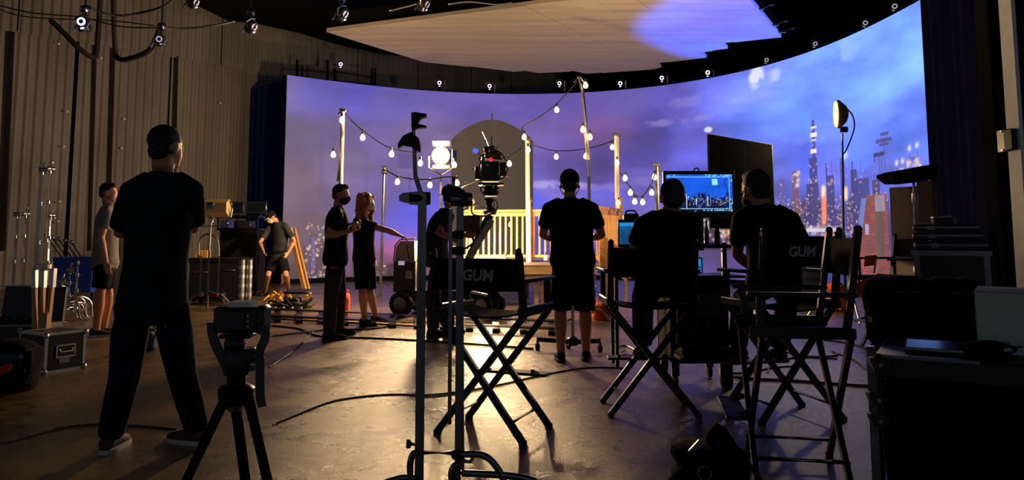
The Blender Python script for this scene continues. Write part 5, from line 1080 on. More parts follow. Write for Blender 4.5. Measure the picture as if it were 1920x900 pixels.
# bundled wooden legs leaning against the case
wb = P(74, 640, 7.05); wb.z = 0
t = thing('wooden_tripod', 'folded wooden tripod legs standing by the open case', 'tripod', wb)
for k, (dx, lean) in enumerate(((-.05, -.055), (.0, -.03), (.05, .0))):
    part('leg', 'pine', t, lambda m: m.bar((dx * .6, .02 * k, .0), (dx + lean, .03 + .02 * k, .86), .03, .045)); part('ferrule', 'aluminium', t, lambda m: m.bar((dx + lean * .8, .026 + .02 * k, .70), (dx + lean, .032 + .02 * k, .88), .036, .05))
part('crown', 'aluminium', t, lambda m: m.lathe([(.03, 0), (.07, .02), (.07, .06), (.04, .07)], (-.03, .04, .86), n=12))
part('outer_leg', 'plywood', t, lambda m: m.bar((.035, -.03, .0), (.045, -.01, .47), .06, .03))
# soft bag with a red tag
bg = P(26, 700, 5.85); bg.z = 0
t = thing('equipment_bag', 'slumped black equipment bag with a red tag at the left edge', 'bag', bg)
def bag_mesh(w, d, h, seed, n=20, m=10, lump=.08):
    mb = MB(); rg = random.Random(seed); ph = [rg.uniform(0, 6) for _ in range(6)]; rr_ = []
    for i in range(m + 1):
        v = i / m; z = h * v; k = (1 - (2 * v - 1) ** 4) ** .5 * .22 + .78; k *= 1 if v < .97 else .8
        ring = []
        for j in range(n):
            a = 2 * math.pi * j / n; sq = 1.0 / max(abs(math.cos(a)) ** 4 + abs(math.sin(a)) ** 4, .001) ** .25
            f = k * sq * (1 + lump * (math.sin(3 * a + ph[0] + 4 * v) * .5 + math.sin(5 * a + ph[1] - 6 * v) * .35 + math.sin(9 * v + ph[2] + a) * .4))
            ring.append(Vector((math.cos(a) * w / 2 * f * .92, math.sin(a) * d / 2 * f * .92, z + lump * .3 * h * math.sin(2 * a + ph[3]) * v)))
        rr_.append(ring)
    return mb.rings(rr_)
bag_mesh(.36, .34, .36, 3).build('body', 'black_cloth', t); part('flap', 'blue_grey', t, lambda m: m.box((-.01, -.145, .27), (.32, .05, .05), Rx(.25), bev=.015)); part('top_panel', 'black_cloth', t, lambda m: m.ell((-.02, .0, .34), (.16, .14, .05))); part('red_tag', 'red_plastic', t, lambda m: m.box((.05, -.178, .19), (.11, .012, .06), Ry(-.3), bev=.004))
part('shoulder_strap', 'black_cloth', t, lambda m: m.tube(smooth_path([(.16, -.08, .3), (.195, -.12, .2), (.18, -.16, .08), (.08, -.19, .03)], 5), .018, 8)); part('buckle', 'dull_steel', t, lambda m: m.box((.185, -.13, .17), (.03, .012, .03), Ry(.4))); part('zip', 'dull_steel', t, lambda m: m.tube(smooth_path([(-.16, -.16, .24), (0, -.18, .245), (.15, -.145, .24)], 4), .004, 6))
# silver stands
c_stand(G(62, 612), .4, 'taller silver C-stand of the close pair by the open case', P(64, 320, G(62, 612).y).z)
c_stand(G(77, 606), .9, 'right-hand silver C-stand of the close pair by the open case', P(78, 318, G(77, 606).y).z)
c_stand(G(20, 590), .2, 'short silver C-stand nearest the left frame edge', P(24, 403, G(20, 590).y).z); c_stand(G(37, 588), .8, 'short silver C-stand second from the left frame edge', P(40, 402, G(37, 588).y).z)
c_stand(G(84, 592), 1.1, 'short silver C-stand between the close pair and the blue tub', P(84, 405, G(84, 592).y).z)
c_stand(G(112, 606), .1, 'low folded silver stand in front of the blue tub, left one', P(110, 528, G(112, 606).y).z, folded=True); c_stand(G(126, 602), .3, 'low folded silver stand in front of the blue tub, middle one', P(122, 507, G(126, 602).y).z, folded=True); c_stand(G(140, 604), .5, 'low folded silver stand in front of the blue tub, right one', P(146, 488, G(140, 604).y).z, folded=True, head=False)
bt = G(124, 586); bt.y += .4; D_b = bt.y
t = thing('blue_tub', 'large blue plastic tub of stands behind the left gear', 'tub', bt)
zt_ = P(124, 482, D_b).z; wt = 82 * PX(D_b)
part('shell', 'blue_plastic', t, lambda m: m.rings([[Vector((x * k * wt / 2, y * .28 * k, z)) for x, y in ((-1, -.8), (-.85, -1), (.85, -1), (1, -.8), (1, .8), (.85, 1), (-.85, 1), (-1, .8))] for z, k in ((.30, .86), (.34, .9), (zt_ - .05, 1.0), (zt_, 1.04), (zt_, .98), (zt_ - .1, .95))]))
for sx in (-1, 1):
    for sy in (-1, 1): part('leg', 'black_metal', t, lambda m: m.tube([(sx * wt * .38, sy * .2, 0), (sx * wt * .38, sy * .2, .31)], .018, 8))
for k in range(5):
    a = P(86 + 12 * k, 442 + 3 * k, D_b + .1) - bt; c = P(118 + 9 * k, 486, D_b - .1) - bt; o = part('stored_arm', 'steel', t, lambda m: m.tube([a, c, c + (c - a).normalized() * .25], .012, 8)); part('arm_knob', 'steel', o, lambda m: m.lathe([(.02, -.03), (.032, -.02), (.032, .02), (.02, .03)], a, (1, .4, .2), 10))
# low stand with a sandbag glimpsed between the foreground man's legs
sb = G(281, 657)
t = thing('weighted_stand', 'low stand with a dark sandbag seen between the foreground man\'s legs', 'stand', sb); part('column', 'dull_steel', t, lambda m: m.tube([(.03, 0, .02), (.035, 0, .36)], .014, 8)); stand_legs(t, .22, .18, 3, .2)
mb = bag_mesh(.13, .16, .2, 8); mb.build('sandbag', 'blue_grey', t); part('tag_board', 'plywood', t, lambda m: m.box((.04, -.03, .34), (.06, .012, .14)))
# ------------------------------------------------------------------ gear in the middle distance, left
lb_ = G(389, 578)
t = thing('studio_light', 'cream box-shaped studio light on a stand beside the foreground man', 'lamp', lb_); Dl = lb_.y
q = lambda x, y, dy=0.0: P(x, y, Dl) - lb_ + Vector((0, dy, 0))
mat('lamp_cream', (225, 190, 130), .5, var=.08)
part('column', 'dull_steel', t, lambda m: m.tube([(0, 0, .05), q(392, 470), q(396, 412)], [.018, .016, .014], 8)); stand_legs(t, .28, .45, 3, .9)
hb = part('housing', 'lamp_cream', t, lambda m: m.rings([[q(x, y, dy) for x, y, dy in ((368, 391 + h_ * .45, -.14), (368, 391 + h_, 0), (368, 391 + h_ * .45, .14), (368, 391 - h_ * .6, .14), (368, 391 - h_, 0), (368, 391 - h_ * .6, -.14))] if k == 0 else [q(430, 391 + h_ * .45, -.14), q(430, 391 + h_, 0), q(430, 391 + h_ * .45, .14), q(430, 391 - h_ * .6, .14), q(430, 391 - h_, 0), q(430, 391 - h_ * .6, -.14)] for k, h_ in ((0, 16), (1, 17))]), smooth=False)
part('end_ring', 'dull_steel', hb, lambda m: m.tube([q(432, 376), q(435, 391), q(432, 407)], .02, 8)); part('rating_plate', 'dull_steel', hb, lambda m: m.box(q(400, 386, -.145), (.13, .012, .11), bev=.004)); part('plate_print', 'black_plastic', hb, lambda m: m.box(q(400, 382, -.152), (.09, .006, .03))); part('knob', 'dull_steel', hb, lambda m: m.lathe([(.02, 0), (.02, .02)], q(388, 388, -.15), (0, -1, 0), 10))
part('yoke', 'dull_steel', t, lambda m: m.tube([q(432, 400), q(434, 420), q(396, 424), q(368, 424)], .012, 6)); part('spud', 'steel', t, lambda m: m.lathe([(.04, -.04), (.045, 0), (.03, .05)], q(396, 412), n=10))
t = thing('tube_arch_cart', 'silver tube-arched hand cart behind the cream studio light', 'cart', G(391, 570)); a0 = G(391, 570); Da = a0.y; q2 = lambda x, y, dy=0.0: P(x, y, Da) - a0 + Vector((0, dy, 0))
part('arch', 'dull_steel', t, lambda m: m.tube(smooth_path([q2(372, 484), q2(373, 455), q2(380, 443), q2(391, 439), q2(402, 443), q2(409, 455), q2(410, 484)], 4), .018, 8)); part('platform', 'black_metal', t, lambda m: m.box((0, 0, .12), (.5, .35, .03)))
for x in (-.2, .2): part('upright', 'dull_steel', t, lambda m: m.tube([(x * .8, 0, .12), (x * .8, 0, q2(372, 480).z)], .016, 8)); part('wheel', 'rubber', t, lambda m: m.lathe([(.06, -.02), (.1, -.015), (.1, .015), (.06, .02)], (x, .15, .1), (1, 0, 0), 14))
part('red_hook', 'red_plastic', t, lambda m: m.bar(q2(395, 560, -.1), q2(412, 552, -.1), .05, .06))
eb = G(415, 575); eb.y += .9; eb.x = P(415, 575, eb.y).x
def pixbox(px0, py0, px1, py1, D, depth, base, m, t, name, bev=.01, rz=0):
    a, c = P(px0, py1, D), P(px1, py0, D); ctr = Vector(((a.x + c.x) / 2, D + depth / 2, (a.z + c.z) / 2)) - base
    return part(name, m, t, lambda mm: mm.box(ctr, (abs(c.x - a.x), depth, abs(c.z - a.z)), Rz(rz), bev=bev))
De = eb.y
t = thing('storage_chest', 'large black trunk behind the cream studio light', 'trunk', eb)
zf = P(400, 578, De).z
pixbox(352, 490, 452, 562, De, .6, eb, 'black_plastic', t, 'body'); pixbox(350, 484, 454, 492, De - .02, .64, eb, 'black_matte', t, 'lid'); pixbox(362, 509, 388, 512, De - .02, .03, eb, 'dull_steel', t, 'grip'); pixbox(420, 505, 440, 508, De - .02, .03, eb, 'dull_steel', t, 'grip')
for px in (358, 445): part('caster', 'rubber', t, lambda m: m.lathe([(.02, -.02), (.05, -.015), (.05, .015), (.02, .02)], Vector((P(px, 575, De).x - eb.x, .1, .05)), (1, 0, 0), 12)); part('caster', 'rubber', t, lambda m: m.lathe([(.02, -.02), (.05, -.015), (.05, .015), (.02, .02)], Vector((P(px, 575, De).x - eb.x, .5, .05)), (1, 0, 0), 12))
zt_ = P(400, 484, De).z
t = thing('wooden_box', 'small pale wooden box on the black trunk', 'box', (P(374, 480, De).x, De + .15, zt_)); bw = 24 * PX(De)
for k in range(3): part('slat', 'pine', t, lambda m: m.box((-bw / 2 + bw * (k + .5) / 3, 0, .07), (bw / 3 - .008, .16, .14), bev=.004))
for k, px in enumerate((453, 467)):
    g = G(px, 573 - 1 * k); g.y -= .05; t = thing('taped_tube', ('left' if k == 0 else 'right') + ' silver-taped upright tube beside the black trunk', 'tube', g); hh = P(px, 487, g.y).z
    part('tube', 'dull_steel', t, lambda m: m.lathe([(.055, 0), (.055, hh)], n=12)); 
    for z in (.2, .4, .6, .8): part('tape_band', 'aluminium', t, lambda m: m.lathe([(.058, z * hh), (.058, z * hh + .06)], n=12))
wk = G(452, 560); Dw = wk.y + .75; wk.y = Dw; wk.x = P(452, 560, Dw).x
t = thing('equipment_cart', 'tall black cart draped with cloth next to the bending man', 'cart', wk)
pixbox(408, 430, 482, 546, Dw, .6, wk, 'black_cloth', t, 'body'); pixbox(404, 404, 486, 409, Dw - .03, .66, wk, 'black_metal', t, 'top_shelf'); pixbox(406, 428, 484, 432, Dw - .03, .66, wk, 'black_metal', t, 'lower_shelf')
for px in (408, 444, 482): pixbox(px - 1.5, 404, px + 1.5, 432, Dw, .05, wk, 'black_metal', t, 'post', bev=0)
pixbox(412, 412, 428, 428, Dw + .05, .3, wk, 'dark_steel', t, 'shelf_unit'); pixbox(438, 414, 470, 428, Dw + .02, .3, wk, 'black_plastic', t, 'shelf_unit')
for px in (415, 475): part('caster', 'rubber', t, lambda m: m.lathe([(.02, -.02), (.06, -.015), (.06, .015), (.02, .02)], Vector((P(px, 560, Dw).x - wk.x, .1, .06)), (1, 0, 0), 12))
zt_ = P(440, 404, Dw).z
for x0, x1, y0, lb, mm_ in ((431, 454, 378, 'left dark monitor turned away on the tall black cart', 'black_plastic'), (457, 497, 377, 'right grey-backed monitor on the tall black cart', 'dark_steel')):
    p0 = P((x0 + x1) / 2, 404, Dw); t = thing('cart_monitor', lb, 'monitor', (p0.x, Dw + .1, zt_)); w_ = (x1 - x0) * PX(Dw); h_ = (404 - y0) * PX(Dw)
    part('panel', mm_, t, lambda m: m.box((0, 0, h_ / 2 + .02), (w_, .05, h_ - .04), bev=.012)); part('bezel', 'black_gloss', t, lambda m: m.box((0, -.028, h_ / 2 + .02), (w_ * .86, .006, (h_ - .04) * .8))); part('foot', 'black_metal', t, lambda m: m.box((0, .02, .01), (w_ * .5, .14, .02)))
# ladder
l0, l1 = G(574, 556), P(544, 432, 15.2); ld = thing('wooden_ladder', 'pale wooden stepladder rail leaning beside the bending man', 'ladder', l0); l1 = l1 - l0; l1.z = P(544, 428, l0.y).z
off = Vector((-.22, .35, 0))
for k, o_ in enumerate((Vector((0, 0, 0)), Vector((-.05, .42, 0)))): part('side_rail', 'pine', ld, lambda m: m.bar(o_ + Vector((0, 0, 0)), l1 + o_, .045, .085))
for k in range(5):
    p = l1 * ((k + .7) / 5.6); part('rung', 'pine_dark', ld, lambda m: m.bar(p, p + Vector((-.05, .42, 0)), .07, .025))
part('rear_leg', 'pine_dark', ld, lambda m: m.bar((-.62, .3, 0), l1 + Vector((0, .2, 0)), .035, .05)); part('hinge', 'dull_steel', ld, lambda m: m.box(l1 + Vector((0, .1, -.03)), (.06, .3, .06)))
# cable heaps
def heap(loc, R_, n, r, m, label, seed, zmax=.14, name='cable_heap'):
    t = thing(name, label, 'cables', loc); rg = random.Random(seed)
    for k in range(n):
        c = Vector((rg.uniform(-.4, .4) * R_, rg.uniform(-.4, .4) * R_, 0)); rr0 = rg.uniform(.35, .7) * R_; pts = []
        for i in range(15): a = i / 14 * 2 * math.pi * rg.uniform(.9, 1.0) + k; pts.append(c + Vector((rr0 * math.cos(a), rr0 * .8 * math.sin(a), r + zmax * (k / n) * (.6 + .4 * math.sin(a * 2 + k)))))
        part('cable_loop', m, t, lambda mm: mm.tube(smooth_path(pts, 3), r, 6))
    return t
heap(G(522, 572), .26, 7, .018, 'yellow_cable', 'heap of yellow cable at the bending man\'s feet', 1, .26); h2 = heap(G(548, 578), .36, 10, .018, 'cable_black', 'heap of black cable and straps beside the yellow heap', 2, .2)
for k in range(4): part('clip', 'dull_steel', h2, lambda m: m.box((-.2 + .14 * k, -.3, .03), (.06, .05, .04), Rz(k), bev=.006))
part('case_lid', 'black_plastic', h2, lambda m: m.box((.06, .1, .27), (.42, .25, .04), Rx(.15), bev=.01))
# orange cone-like bag behind the masked man
og = G(647, 581); t = thing('orange_bag', 'small orange bag on the floor behind the masked man', 'bag', og); bag_mesh(.16, .14, .27, 4).build('body', 'orange_cloth', t); part('tie', 'red_plastic', t, lambda m: m.tube([(0, 0, .26), (.03, -.03, .33), (.05, 0, .3)], .01, 6))
# dolly track
tr = thing('dolly_track', 'low dark dolly track running across the floor behind the crew', 'track', G(500, 592)); o0 = G(500, 592)
ra, rb, rc, rd = G(500, 588) - o0, G(1062, 613) - o0, G(500, 602) - o0, G(1062, 628) - o0
for a, c in ((ra, rb), (rc, rd)): part('rail', 'dark_steel', tr, lambda m: m.tube([a + Vector((0, 0, .07)), c + Vector((0, 0, .07))], .024, 8))
for k in range(12): 
    a, c = ra.lerp(rb, (k + .5) / 12), rc.lerp(rd, (k + .5) / 12); part('sleeper', 'black_metal', tr, lambda m: m.bar(a.lerp(c, -.15) + Vector((0, 0, .025)), c.lerp(a, -.15) + Vector((0, 0, .025)), .09, .04, up=(0, 0, 1)))
for px0, py0, px1, py1 in ((500, 597, 780, 612),):
    a, c = G(px0, py0) - o0, G(px1, py1) - o0; part('plank', 'pine_dark', tr, lambda m: m.bar(a + Vector((0, 0, .012)), c + Vector((0, 0, .012)), .12, .02, up=(0, 0, 1)))
# ------------------------------------------------------------------ camera dolly and film camera
Dd = 11.4; db = P(840, 590, Dd); db.z = 0; q = lambda x, y, dy=0.0: P(x, y, Dd) - db + Vector((0, dy, 0))
dy_ = thing('camera_dolly', 'wheeled camera dolly with a control box, behind the operator', 'dolly', db)
pixbox(750, 545, 935, 566, Dd - .1, .8, db, 'black_metal', dy_, 'chassis'); pixbox(737, 490, 779, 548, Dd - .05, .5, db, 'black_plastic', dy_, 'control_box')
part('console', 'dark_steel', dy_, lambda m: m.rings([[q(x, y, e) for x, y in ((741, 492), (744, 462), (752, 452), (778, 452), (778, 492))] for e in (-.05, .35)]))
part('console_rail', 'dull_steel', dy_, lambda m: m.tube([q(740, 490, -.1), q(743, 460, -.1), q(752, 449, -.1), q(780, 447, -.1)], .012, 6)); part('console_rail', 'dull_steel', dy_, lambda m: m.tube([q(762, 458, -.12), q(766, 485, -.12), q(774, 490, -.12)], .012, 6)); part('gauge', 'ring_glow_dim', dy_, lambda m: m.box(q(754, 493, -.08), (.09, .02, .06))); part('lower_panel', 'dull_steel', dy_, lambda m: m.box(q(768, 515, -.06), (.10, .02, .12)))
for px, dyv, r_ in ((755, -.15, .185), (905, -.15, .165), (928, .12, .165), (775, .62, .18)):
    c = q(px, 568, dyv); c.z = r_; wh = part('wheel', 'rubber', dy_, lambda m: m.lathe([(r_ * .6, -.06), (r_ * .95, -.055), (r_, -.03), (r_, .03), (r_ * .95, .055), (r_ * .6, .06)], c, (.35, 1, 0), 22)); part('hub', 'dull_steel', wh, lambda m: m.lathe([(r_ * .2, -.075), (r_ * .55, -.066), (r_ * .62, -.05), (r_ * .62, .05), (r_ * .2, .07)], c, (.35, 1, 0), 16))
part('pedestal', 'black_metal', dy_, lambda m: m.tube([q(884, 552, .25), q(884, 500, .25)], .12, 14)); part('boom_arm', 'black_metal', dy_, lambda m: m.bar(q(862, 520, .2), q(918, 402, .2), .14, .12)); part('boom_side_plate', 'dull_steel', dy_, lambda m: m.bar(q(880, 484, .08), q(922, 412, .08), .02, .10)); part('seat_post', 'dark_steel', dy_, lambda m: m.tube([q(900, 545, -.1), q(908, 528, -.1), q(925, 533, -.1)], .02, 8)); part('step_plate', 'aluminium', dy_, lambda m: m.box(q(900, 548, -.2), (.25, .2, .03), Ry(.2)))
part('monitor_hood', 'black_plastic', dy_, lambda m: m.box(q(880, 422, .1), (.36, .25, .30), bev=.02)); part('steering_post', 'dull_steel', dy_, lambda m: m.tube([q(888, 548, -.1), q(880, 535, -.1), q(866, 532, -.1)], .014, 6))
part('mount_head', 'black_metal', dy_, lambda m: m.lathe([(.09, -.10), (.11, -.04), (.07, .02), (.07, .10), (.10, .12), (.10, .16)], q(918, 390, .2), n=14)); 
part('pan_bar', 'black_metal', dy_, lambda m: m.tube([q(918, 392, .1), q(880, 382, -.1), q(872, 395, -.3)], .014, 8))
for pts in (((885, 377), (885, 400), (905, 405), (925, 398)), ((928, 372), (934, 385), (926, 400))): part('gear_wheel', 'dull_steel', dy_, lambda m: m.tube(smooth_path([q(x, y, .05) for x, y in pts], 4), .016, 8))
fc_b = P(921, 372, Dd + .2); fcam = thing('film_camera', 'bulky rigged film camera with red light high on the dolly', 'camera', fc_b); q = lambda x, y, dy=0.0: P(x, y, Dd + .2) - fc_b + Vector((0, dy, 0))
part('body', 'black_plastic', fcam, lambda m: m.box(q(920, 322), (.30, .36, .30), bev=.02)); part('base_plate', 'black_metal', fcam, lambda m: m.box(q(921, 346), (.40, .3, .03), bev=.005)); part('lower_mount', 'black_metal', fcam, lambda m: m.box(q(921, 358), (.24, .2, .16), bev=.03)); part('top_handle', 'black_metal', fcam, lambda m: m.tube(smooth_path([q(905, 303), q(908, 288), q(930, 285), q(938, 300)], 4), .022, 8))
part('battery', 'black_plastic', fcam, lambda m: m.box(q(944, 318), (.10, .16, .22), bev=.015)); part('matte_box', 'black_plastic', fcam, lambda m: m.box(q(897, 325), (.10, .24, .20), bev=.01)); part('recorder', 'black_plastic', fcam, lambda m: m.box(q(925, 293), (.26, .18, .10), Ry(.1), bev=.012)); part('upper_module', 'black_plastic', fcam, lambda m: m.box(q(918, 280), (.18, .16, .09), Ry(-.12), bev=.012))
part('tally_light', 'red_glow', fcam, lambda m: m.ell(q(921, 302, -.16), (.028, .012, .04), n=10, m=6)); part('small_display', 'blue_glow', fcam, lambda m: m.box(q(892, 284, -.1), (.08, .012, .07), Ry(.3)))
part('display_arm', 'black_metal', fcam, lambda m: m.tube([q(896, 288), q(910, 296)], .012, 6))
for a, c in (((917, 275), (905, 248)), ((922, 276), (922, 256)), ((930, 280), (944, 262)), ((935, 292), (955, 290)), ((905, 320), (884, 318)), ((940, 300), (960, 282)), ((938, 330), (958, 332)), ((908, 335), (866, 352)), ((905, 338), (872, 340))): part('rod', 'dull_steel', fcam, lambda m: m.tube([q(*a, -.05), q(*c, -.05)], .011, 6))
for k, pts in enumerate((((905, 305), (898, 318), (906, 330), (918, 328)), ((940, 308), (952, 318), (944, 335), (930, 338)), ((925, 282), (940, 290), (950, 305)), ((910, 290), (900, 300), (905, 312)), ((915, 345), (902, 355), (910, 368)))): part('cable', 'cable_black', fcam, lambda m: m.tube(smooth_path([q(x, y, -.2) for x, y in pts], 4), .012, 6))
for px, py in ((918, 286), (902, 305), (936, 328), (926, 352), (915, 312)): part('screw_glint', 'steel', fcam, lambda m: m.lathe([(.018, 0), (.018, .02)], q(px, py, -.19), (0, -1, 0), 8))
# orange bag and stand behind the standing man
og = G(1132, 600); t = thing('orange_sack', 'red-orange sack slumped on a stand right of the standing man', 'bag', og); mb = bag_mesh(.34, .26, .24, 6); mb.build('body', 'orange_cloth', t)
part('strap', 'plywood', t, lambda m: m.tube([(-.1, -.15, .24), (.0, -.17, .12), (.08, -.16, .02)], .014, 6))
c_stand(G(1112, 604), .7, 'silver stand with thin legs beside the orange sack', .95, head=False)
# ------------------------------------------------------------------ right side
mat('flag_black', (7, 7, 7), 1.0, var=.1, spec=0.0)
def facing(px, D, depth):                                 # where a box stands whose front, square to our view, is seen at px
    a = math.atan2(px - 960, FPX); p = P(px, 600, D); return Vector((p.x + math.sin(a) * depth / 2, p.y + math.cos(a) * depth / 2, 0)), -a
fl_a, fl_b = P(1327, 252, 10.0), P(1447, 272, 11.15); zt_ = fl_a.z
t = thing('black_flag', 'large black flag panel on a stand behind the large monitor', 'flag', (fl_a.x, fl_a.y, 0)); dvec = Vector((fl_b.x - fl_a.x, fl_b.y - fl_a.y, 0)); zl = P(1330, 430, 10).z
part('panel', 'flag_black', t, lambda m: m.bar(Vector((0, 0, (zt_ + zl) / 2)), dvec + Vector((0, 0, (zt_ + zl) / 2)), .012, zt_ - zl, up=(0, 0, 1)))
for a, c in (((0, 0, zt_), dvec + Vector((0, 0, zt_))), ((0, 0, zl), dvec + Vector((0, 0, zl))), ((0, 0, zl), (0, 0, zt_)), (dvec + Vector((0, 0, zl)), dvec + Vector((0, 0, zt_)))): part('frame_bar', 'dull_steel', t, lambda m: m.tube([a, c], .012, 6))
pm = dvec * .5 + Vector((.05, .05, 0)); part('column', 'dull_steel', t, lambda m: m.tube([pm + Vector((0, 0, .1)), pm + Vector((0, 0, zt_ - .1))], .018, 8))
for k in range(3): a = .5 + k * 2.09; part('leg', 'dull_steel', t, lambda m: m.tube([pm + Vector((0, 0, .3)), pm + Vector((.45 * math.cos(a), .45 * math.sin(a), .02))], .014, 6))
# grey flats
def flat(p0, p1, ztop, label):
    p0, p1 = Vector(p0), Vector(p1); t = thing('scenery_flat', label, 'panel', (p0.x, p0.y, 0)); d = Vector((p1.x - p0.x, p1.y - p0.y, 0)); n = Vector((-d.y, d.x, 0)).normalized()
    part('face', 'flat_grey', t, lambda m: m.bar(Vector((0, 0, ztop / 2)), d + Vector((0, 0, ztop / 2)), .015, ztop, up=(0, 0, 1)))
    for q_ in (.03, .97): part('batten', 'pine_dark', t, lambda m: m.bar(d * q_ + n * .03, d * q_ + n * .03 + Vector((0, 0, ztop)), .04, .05))
    part('batten', 'pine_dark', t, lambda m: m.bar(d * .03 + n * .03 + Vector((0, 0, ztop - .03)), d * .97 + n * .03 + Vector((0, 0, ztop - .03)), .04, .05)); part('foot_brace', 'pine_dark', t, lambda m: m.bar(d * .5 + n * .04 + Vector((0, 0, ztop * .6)), d * .5 + n * .9, .04, .05)); return t
a, c = P(1668, 352, 10.6), P(1726, 342, 10.2); flat(a, c, a.z, 'broad grey-brown scenery flat left of the stacked cases')
a, c = P(1719, 340, 9.9), P(1748, 334, 9.7); flat(a, c, a.z, 'narrow grey scenery flat behind the flag stand')
# flag head stand
fs = P(1716, 600, 8.2); fs.z = 0; t = thing('flag_stand', 'steel stand carrying a folded black flag before the grey flats', 'stand', fs); q = lambda x, y, dy=0.0: P(x, y, 8.2) - fs + Vector((0, dy, 0))
part('column', 'dull_steel', t, lambda m: m.tube([(0, 0, .1), q(1720, 505), q(1714, 370), q(1713, 330)], [.02, .018, .016, .014], 8)); stand_legs(t, .4, .45)
part('folded_flag', 'black_cloth', t, lambda m: m.rings([[q(x, y0, -.1), q(x, y1, -.1), q(x, y1, .25), q(x, y0, .25)] for x, y0, y1 in ((1664, 325, 331), (1680, 320, 343), (1705, 316, 343), (1730, 311, 340), (1750, 309, 331))])); part('collar', 'steel', t, lambda m: m.lathe([(.03, -.06), (.036, 0), (.03, .06)], q(1715, 372), n=10)); part('clamp', 'steel', t, lambda m: m.box(q(1719, 505), (.06, .05, .08), bev=.01))
# orange cloth on the far chair
t = thing('orange_vest', 'bright orange vest hung over the far director\'s chair', 'vest', P(1637, 515, 7.75)); bp_ = P(1637, 515, 7.75); q = lambda x, y, dy=0.0: P(x, y, 7.75) - bp_ + Vector((0, dy, 0))
def cloth(pts, m, t, name, th=.012):
    mb = MB(); n = len(pts); f = [Vector(p) for p in pts]; mb.add(f + [p + Vector((.004, th, 0)) for p in f], [tuple(range(n - 1, -1, -1)), tuple(range(n, 2 * n))] + [(i, (i + 1) % n, n + (i + 1) % n, n + i) for i in range(n)]); return mb.build(name, m, t, smooth=False)
cloth([q(1620, 500), q(1622, 480), q(1642, 478, -.02), q(1645, 486), q(1638, 497, -.02)], 'orange_cloth', t, 'front_panel'); cloth([q(1602, 532), q(1615, 526, -.02), q(1640, 518), q(1640, 552, -.03), q(1606, 558)], 'orange_cloth', t, 'side_panel'); part('reflective_strip', 'paper', t, lambda m: m.bar(q(1640, 486, -.03), q(1636, 512, -.03), .02, .006))
og = G(1570, 584); t = thing('orange_duffel', 'orange duffel with pale straps under the side-on chair\'s arm', 'bag', og); mb = bag_mesh(.30, .28, .46, 9, lump=.12); mb.build('body', 'orange_cloth', t); part('strap', 'paper', t, lambda m: m.tube(smooth_path([(-.08, -.16, .42), (-.1, -.19, .2), (-.03, -.19, .05)], 4), .014, 6)); part('strap', 'paper', t, lambda m: m.tube(smooth_path([(.06, -.16, .42), (.08, -.19, .2), (.12, -.19, .05)], 4), .014, 6))
bp_ = G(1553, 580); t = thing('screen_standin_board', 'blue-grey board standing in for the video wall glimpsed behind the side-on chair', 'panel', (bp_.x, bp_.y + .5, 0)); part('board', 'blue_grey', t, lambda m: m.box((-.1, 0, .38), (.42, .03, .76), bev=.004)); part('board_rib', 'dull_steel', t, lambda m: m.box((-.1, -.02, .5), (.42, .012, .02))); part('prop', 'pine_dark', t, lambda m: m.bar((-.1, .02, .5), (-.1, .35, .02), .03, .03))  # board takes the place of the video wall's lower part here
# stack of black cases
scx = P(1790, 600, 5.7).x; D5 = 5.7
t = thing('wheeled_chest', 'big black wheeled trunk under the stacked flat cases', 'chest', *facing(1790, D5, .6)); zc = P(1790, 470, D5).z; w_ = 118 * PX(D5)
part('body', 'black_plastic', t, lambda m: m.box((0, 0, (zc + .1) / 2), (w_, .6, zc - .1), bev=.012))
for sx in (-1, 1): part('corner_post', 'dark_steel', t, lambda m: m.box((sx * w_ / 2 * .95, -.3, (zc + .1) / 2), (.04, .03, zc - .1)))
part('top_bar', 'dark_steel', t, lambda m: m.box((0, -.3, zc - .02), (w_ + .05, .04, .04)))
for sx in (-1, 1):
    for sy in (-1, 1): part('caster', 'rubber', t, lambda m: m.lathe([(.02, -.02), (.05, -.015), (.05, .015), (.02, .02)], (sx * w_ * .4, sy * .22, .05), (1, 0, 0), 12))
z = zc
for k, (dh, sw, ox, lb) in enumerate(((.075, 1.02, 0, 'lowest flat black case of the stack by the right drape'), (.07, .98, -.02, 'middle flat black case of the stack by the right drape'), (.06, .92, -.03, 'topmost flat black case of the stack by the right drape'))):
    t = thing('flat_case', lb, 'case', facing(1790 + ox * 240, D5, .6)[0] + Vector((0, 0, z)), facing(1790, D5, .6)[1]); part('body', 'black_plastic', t, lambda m: m.box((0, 0, dh / 2), (w_ * sw, .55, dh - .006), bev=.012)); part('lid_seam', 'dark_steel', t, lambda m: m.box((0, -.277, dh * .55), (w_ * sw * .98, .006, .01))); part('latch', 'dark_steel', t, lambda m: m.box((-.1, -.28, dh * .5), (.05, .012, .03))); z += dh
t = thing('coiled_cable', 'small coil of cable on the topmost flat case', 'cable', facing(1780, D5, .4)[0] + Vector((0, 0, z))); part('coil', 'dull_steel', t, lambda m: m.tube([Vector((.09 * math.cos(a * .45), .06 * math.sin(a * .45), .012 + .0012 * a)) for a in range(40)], .009, 6))
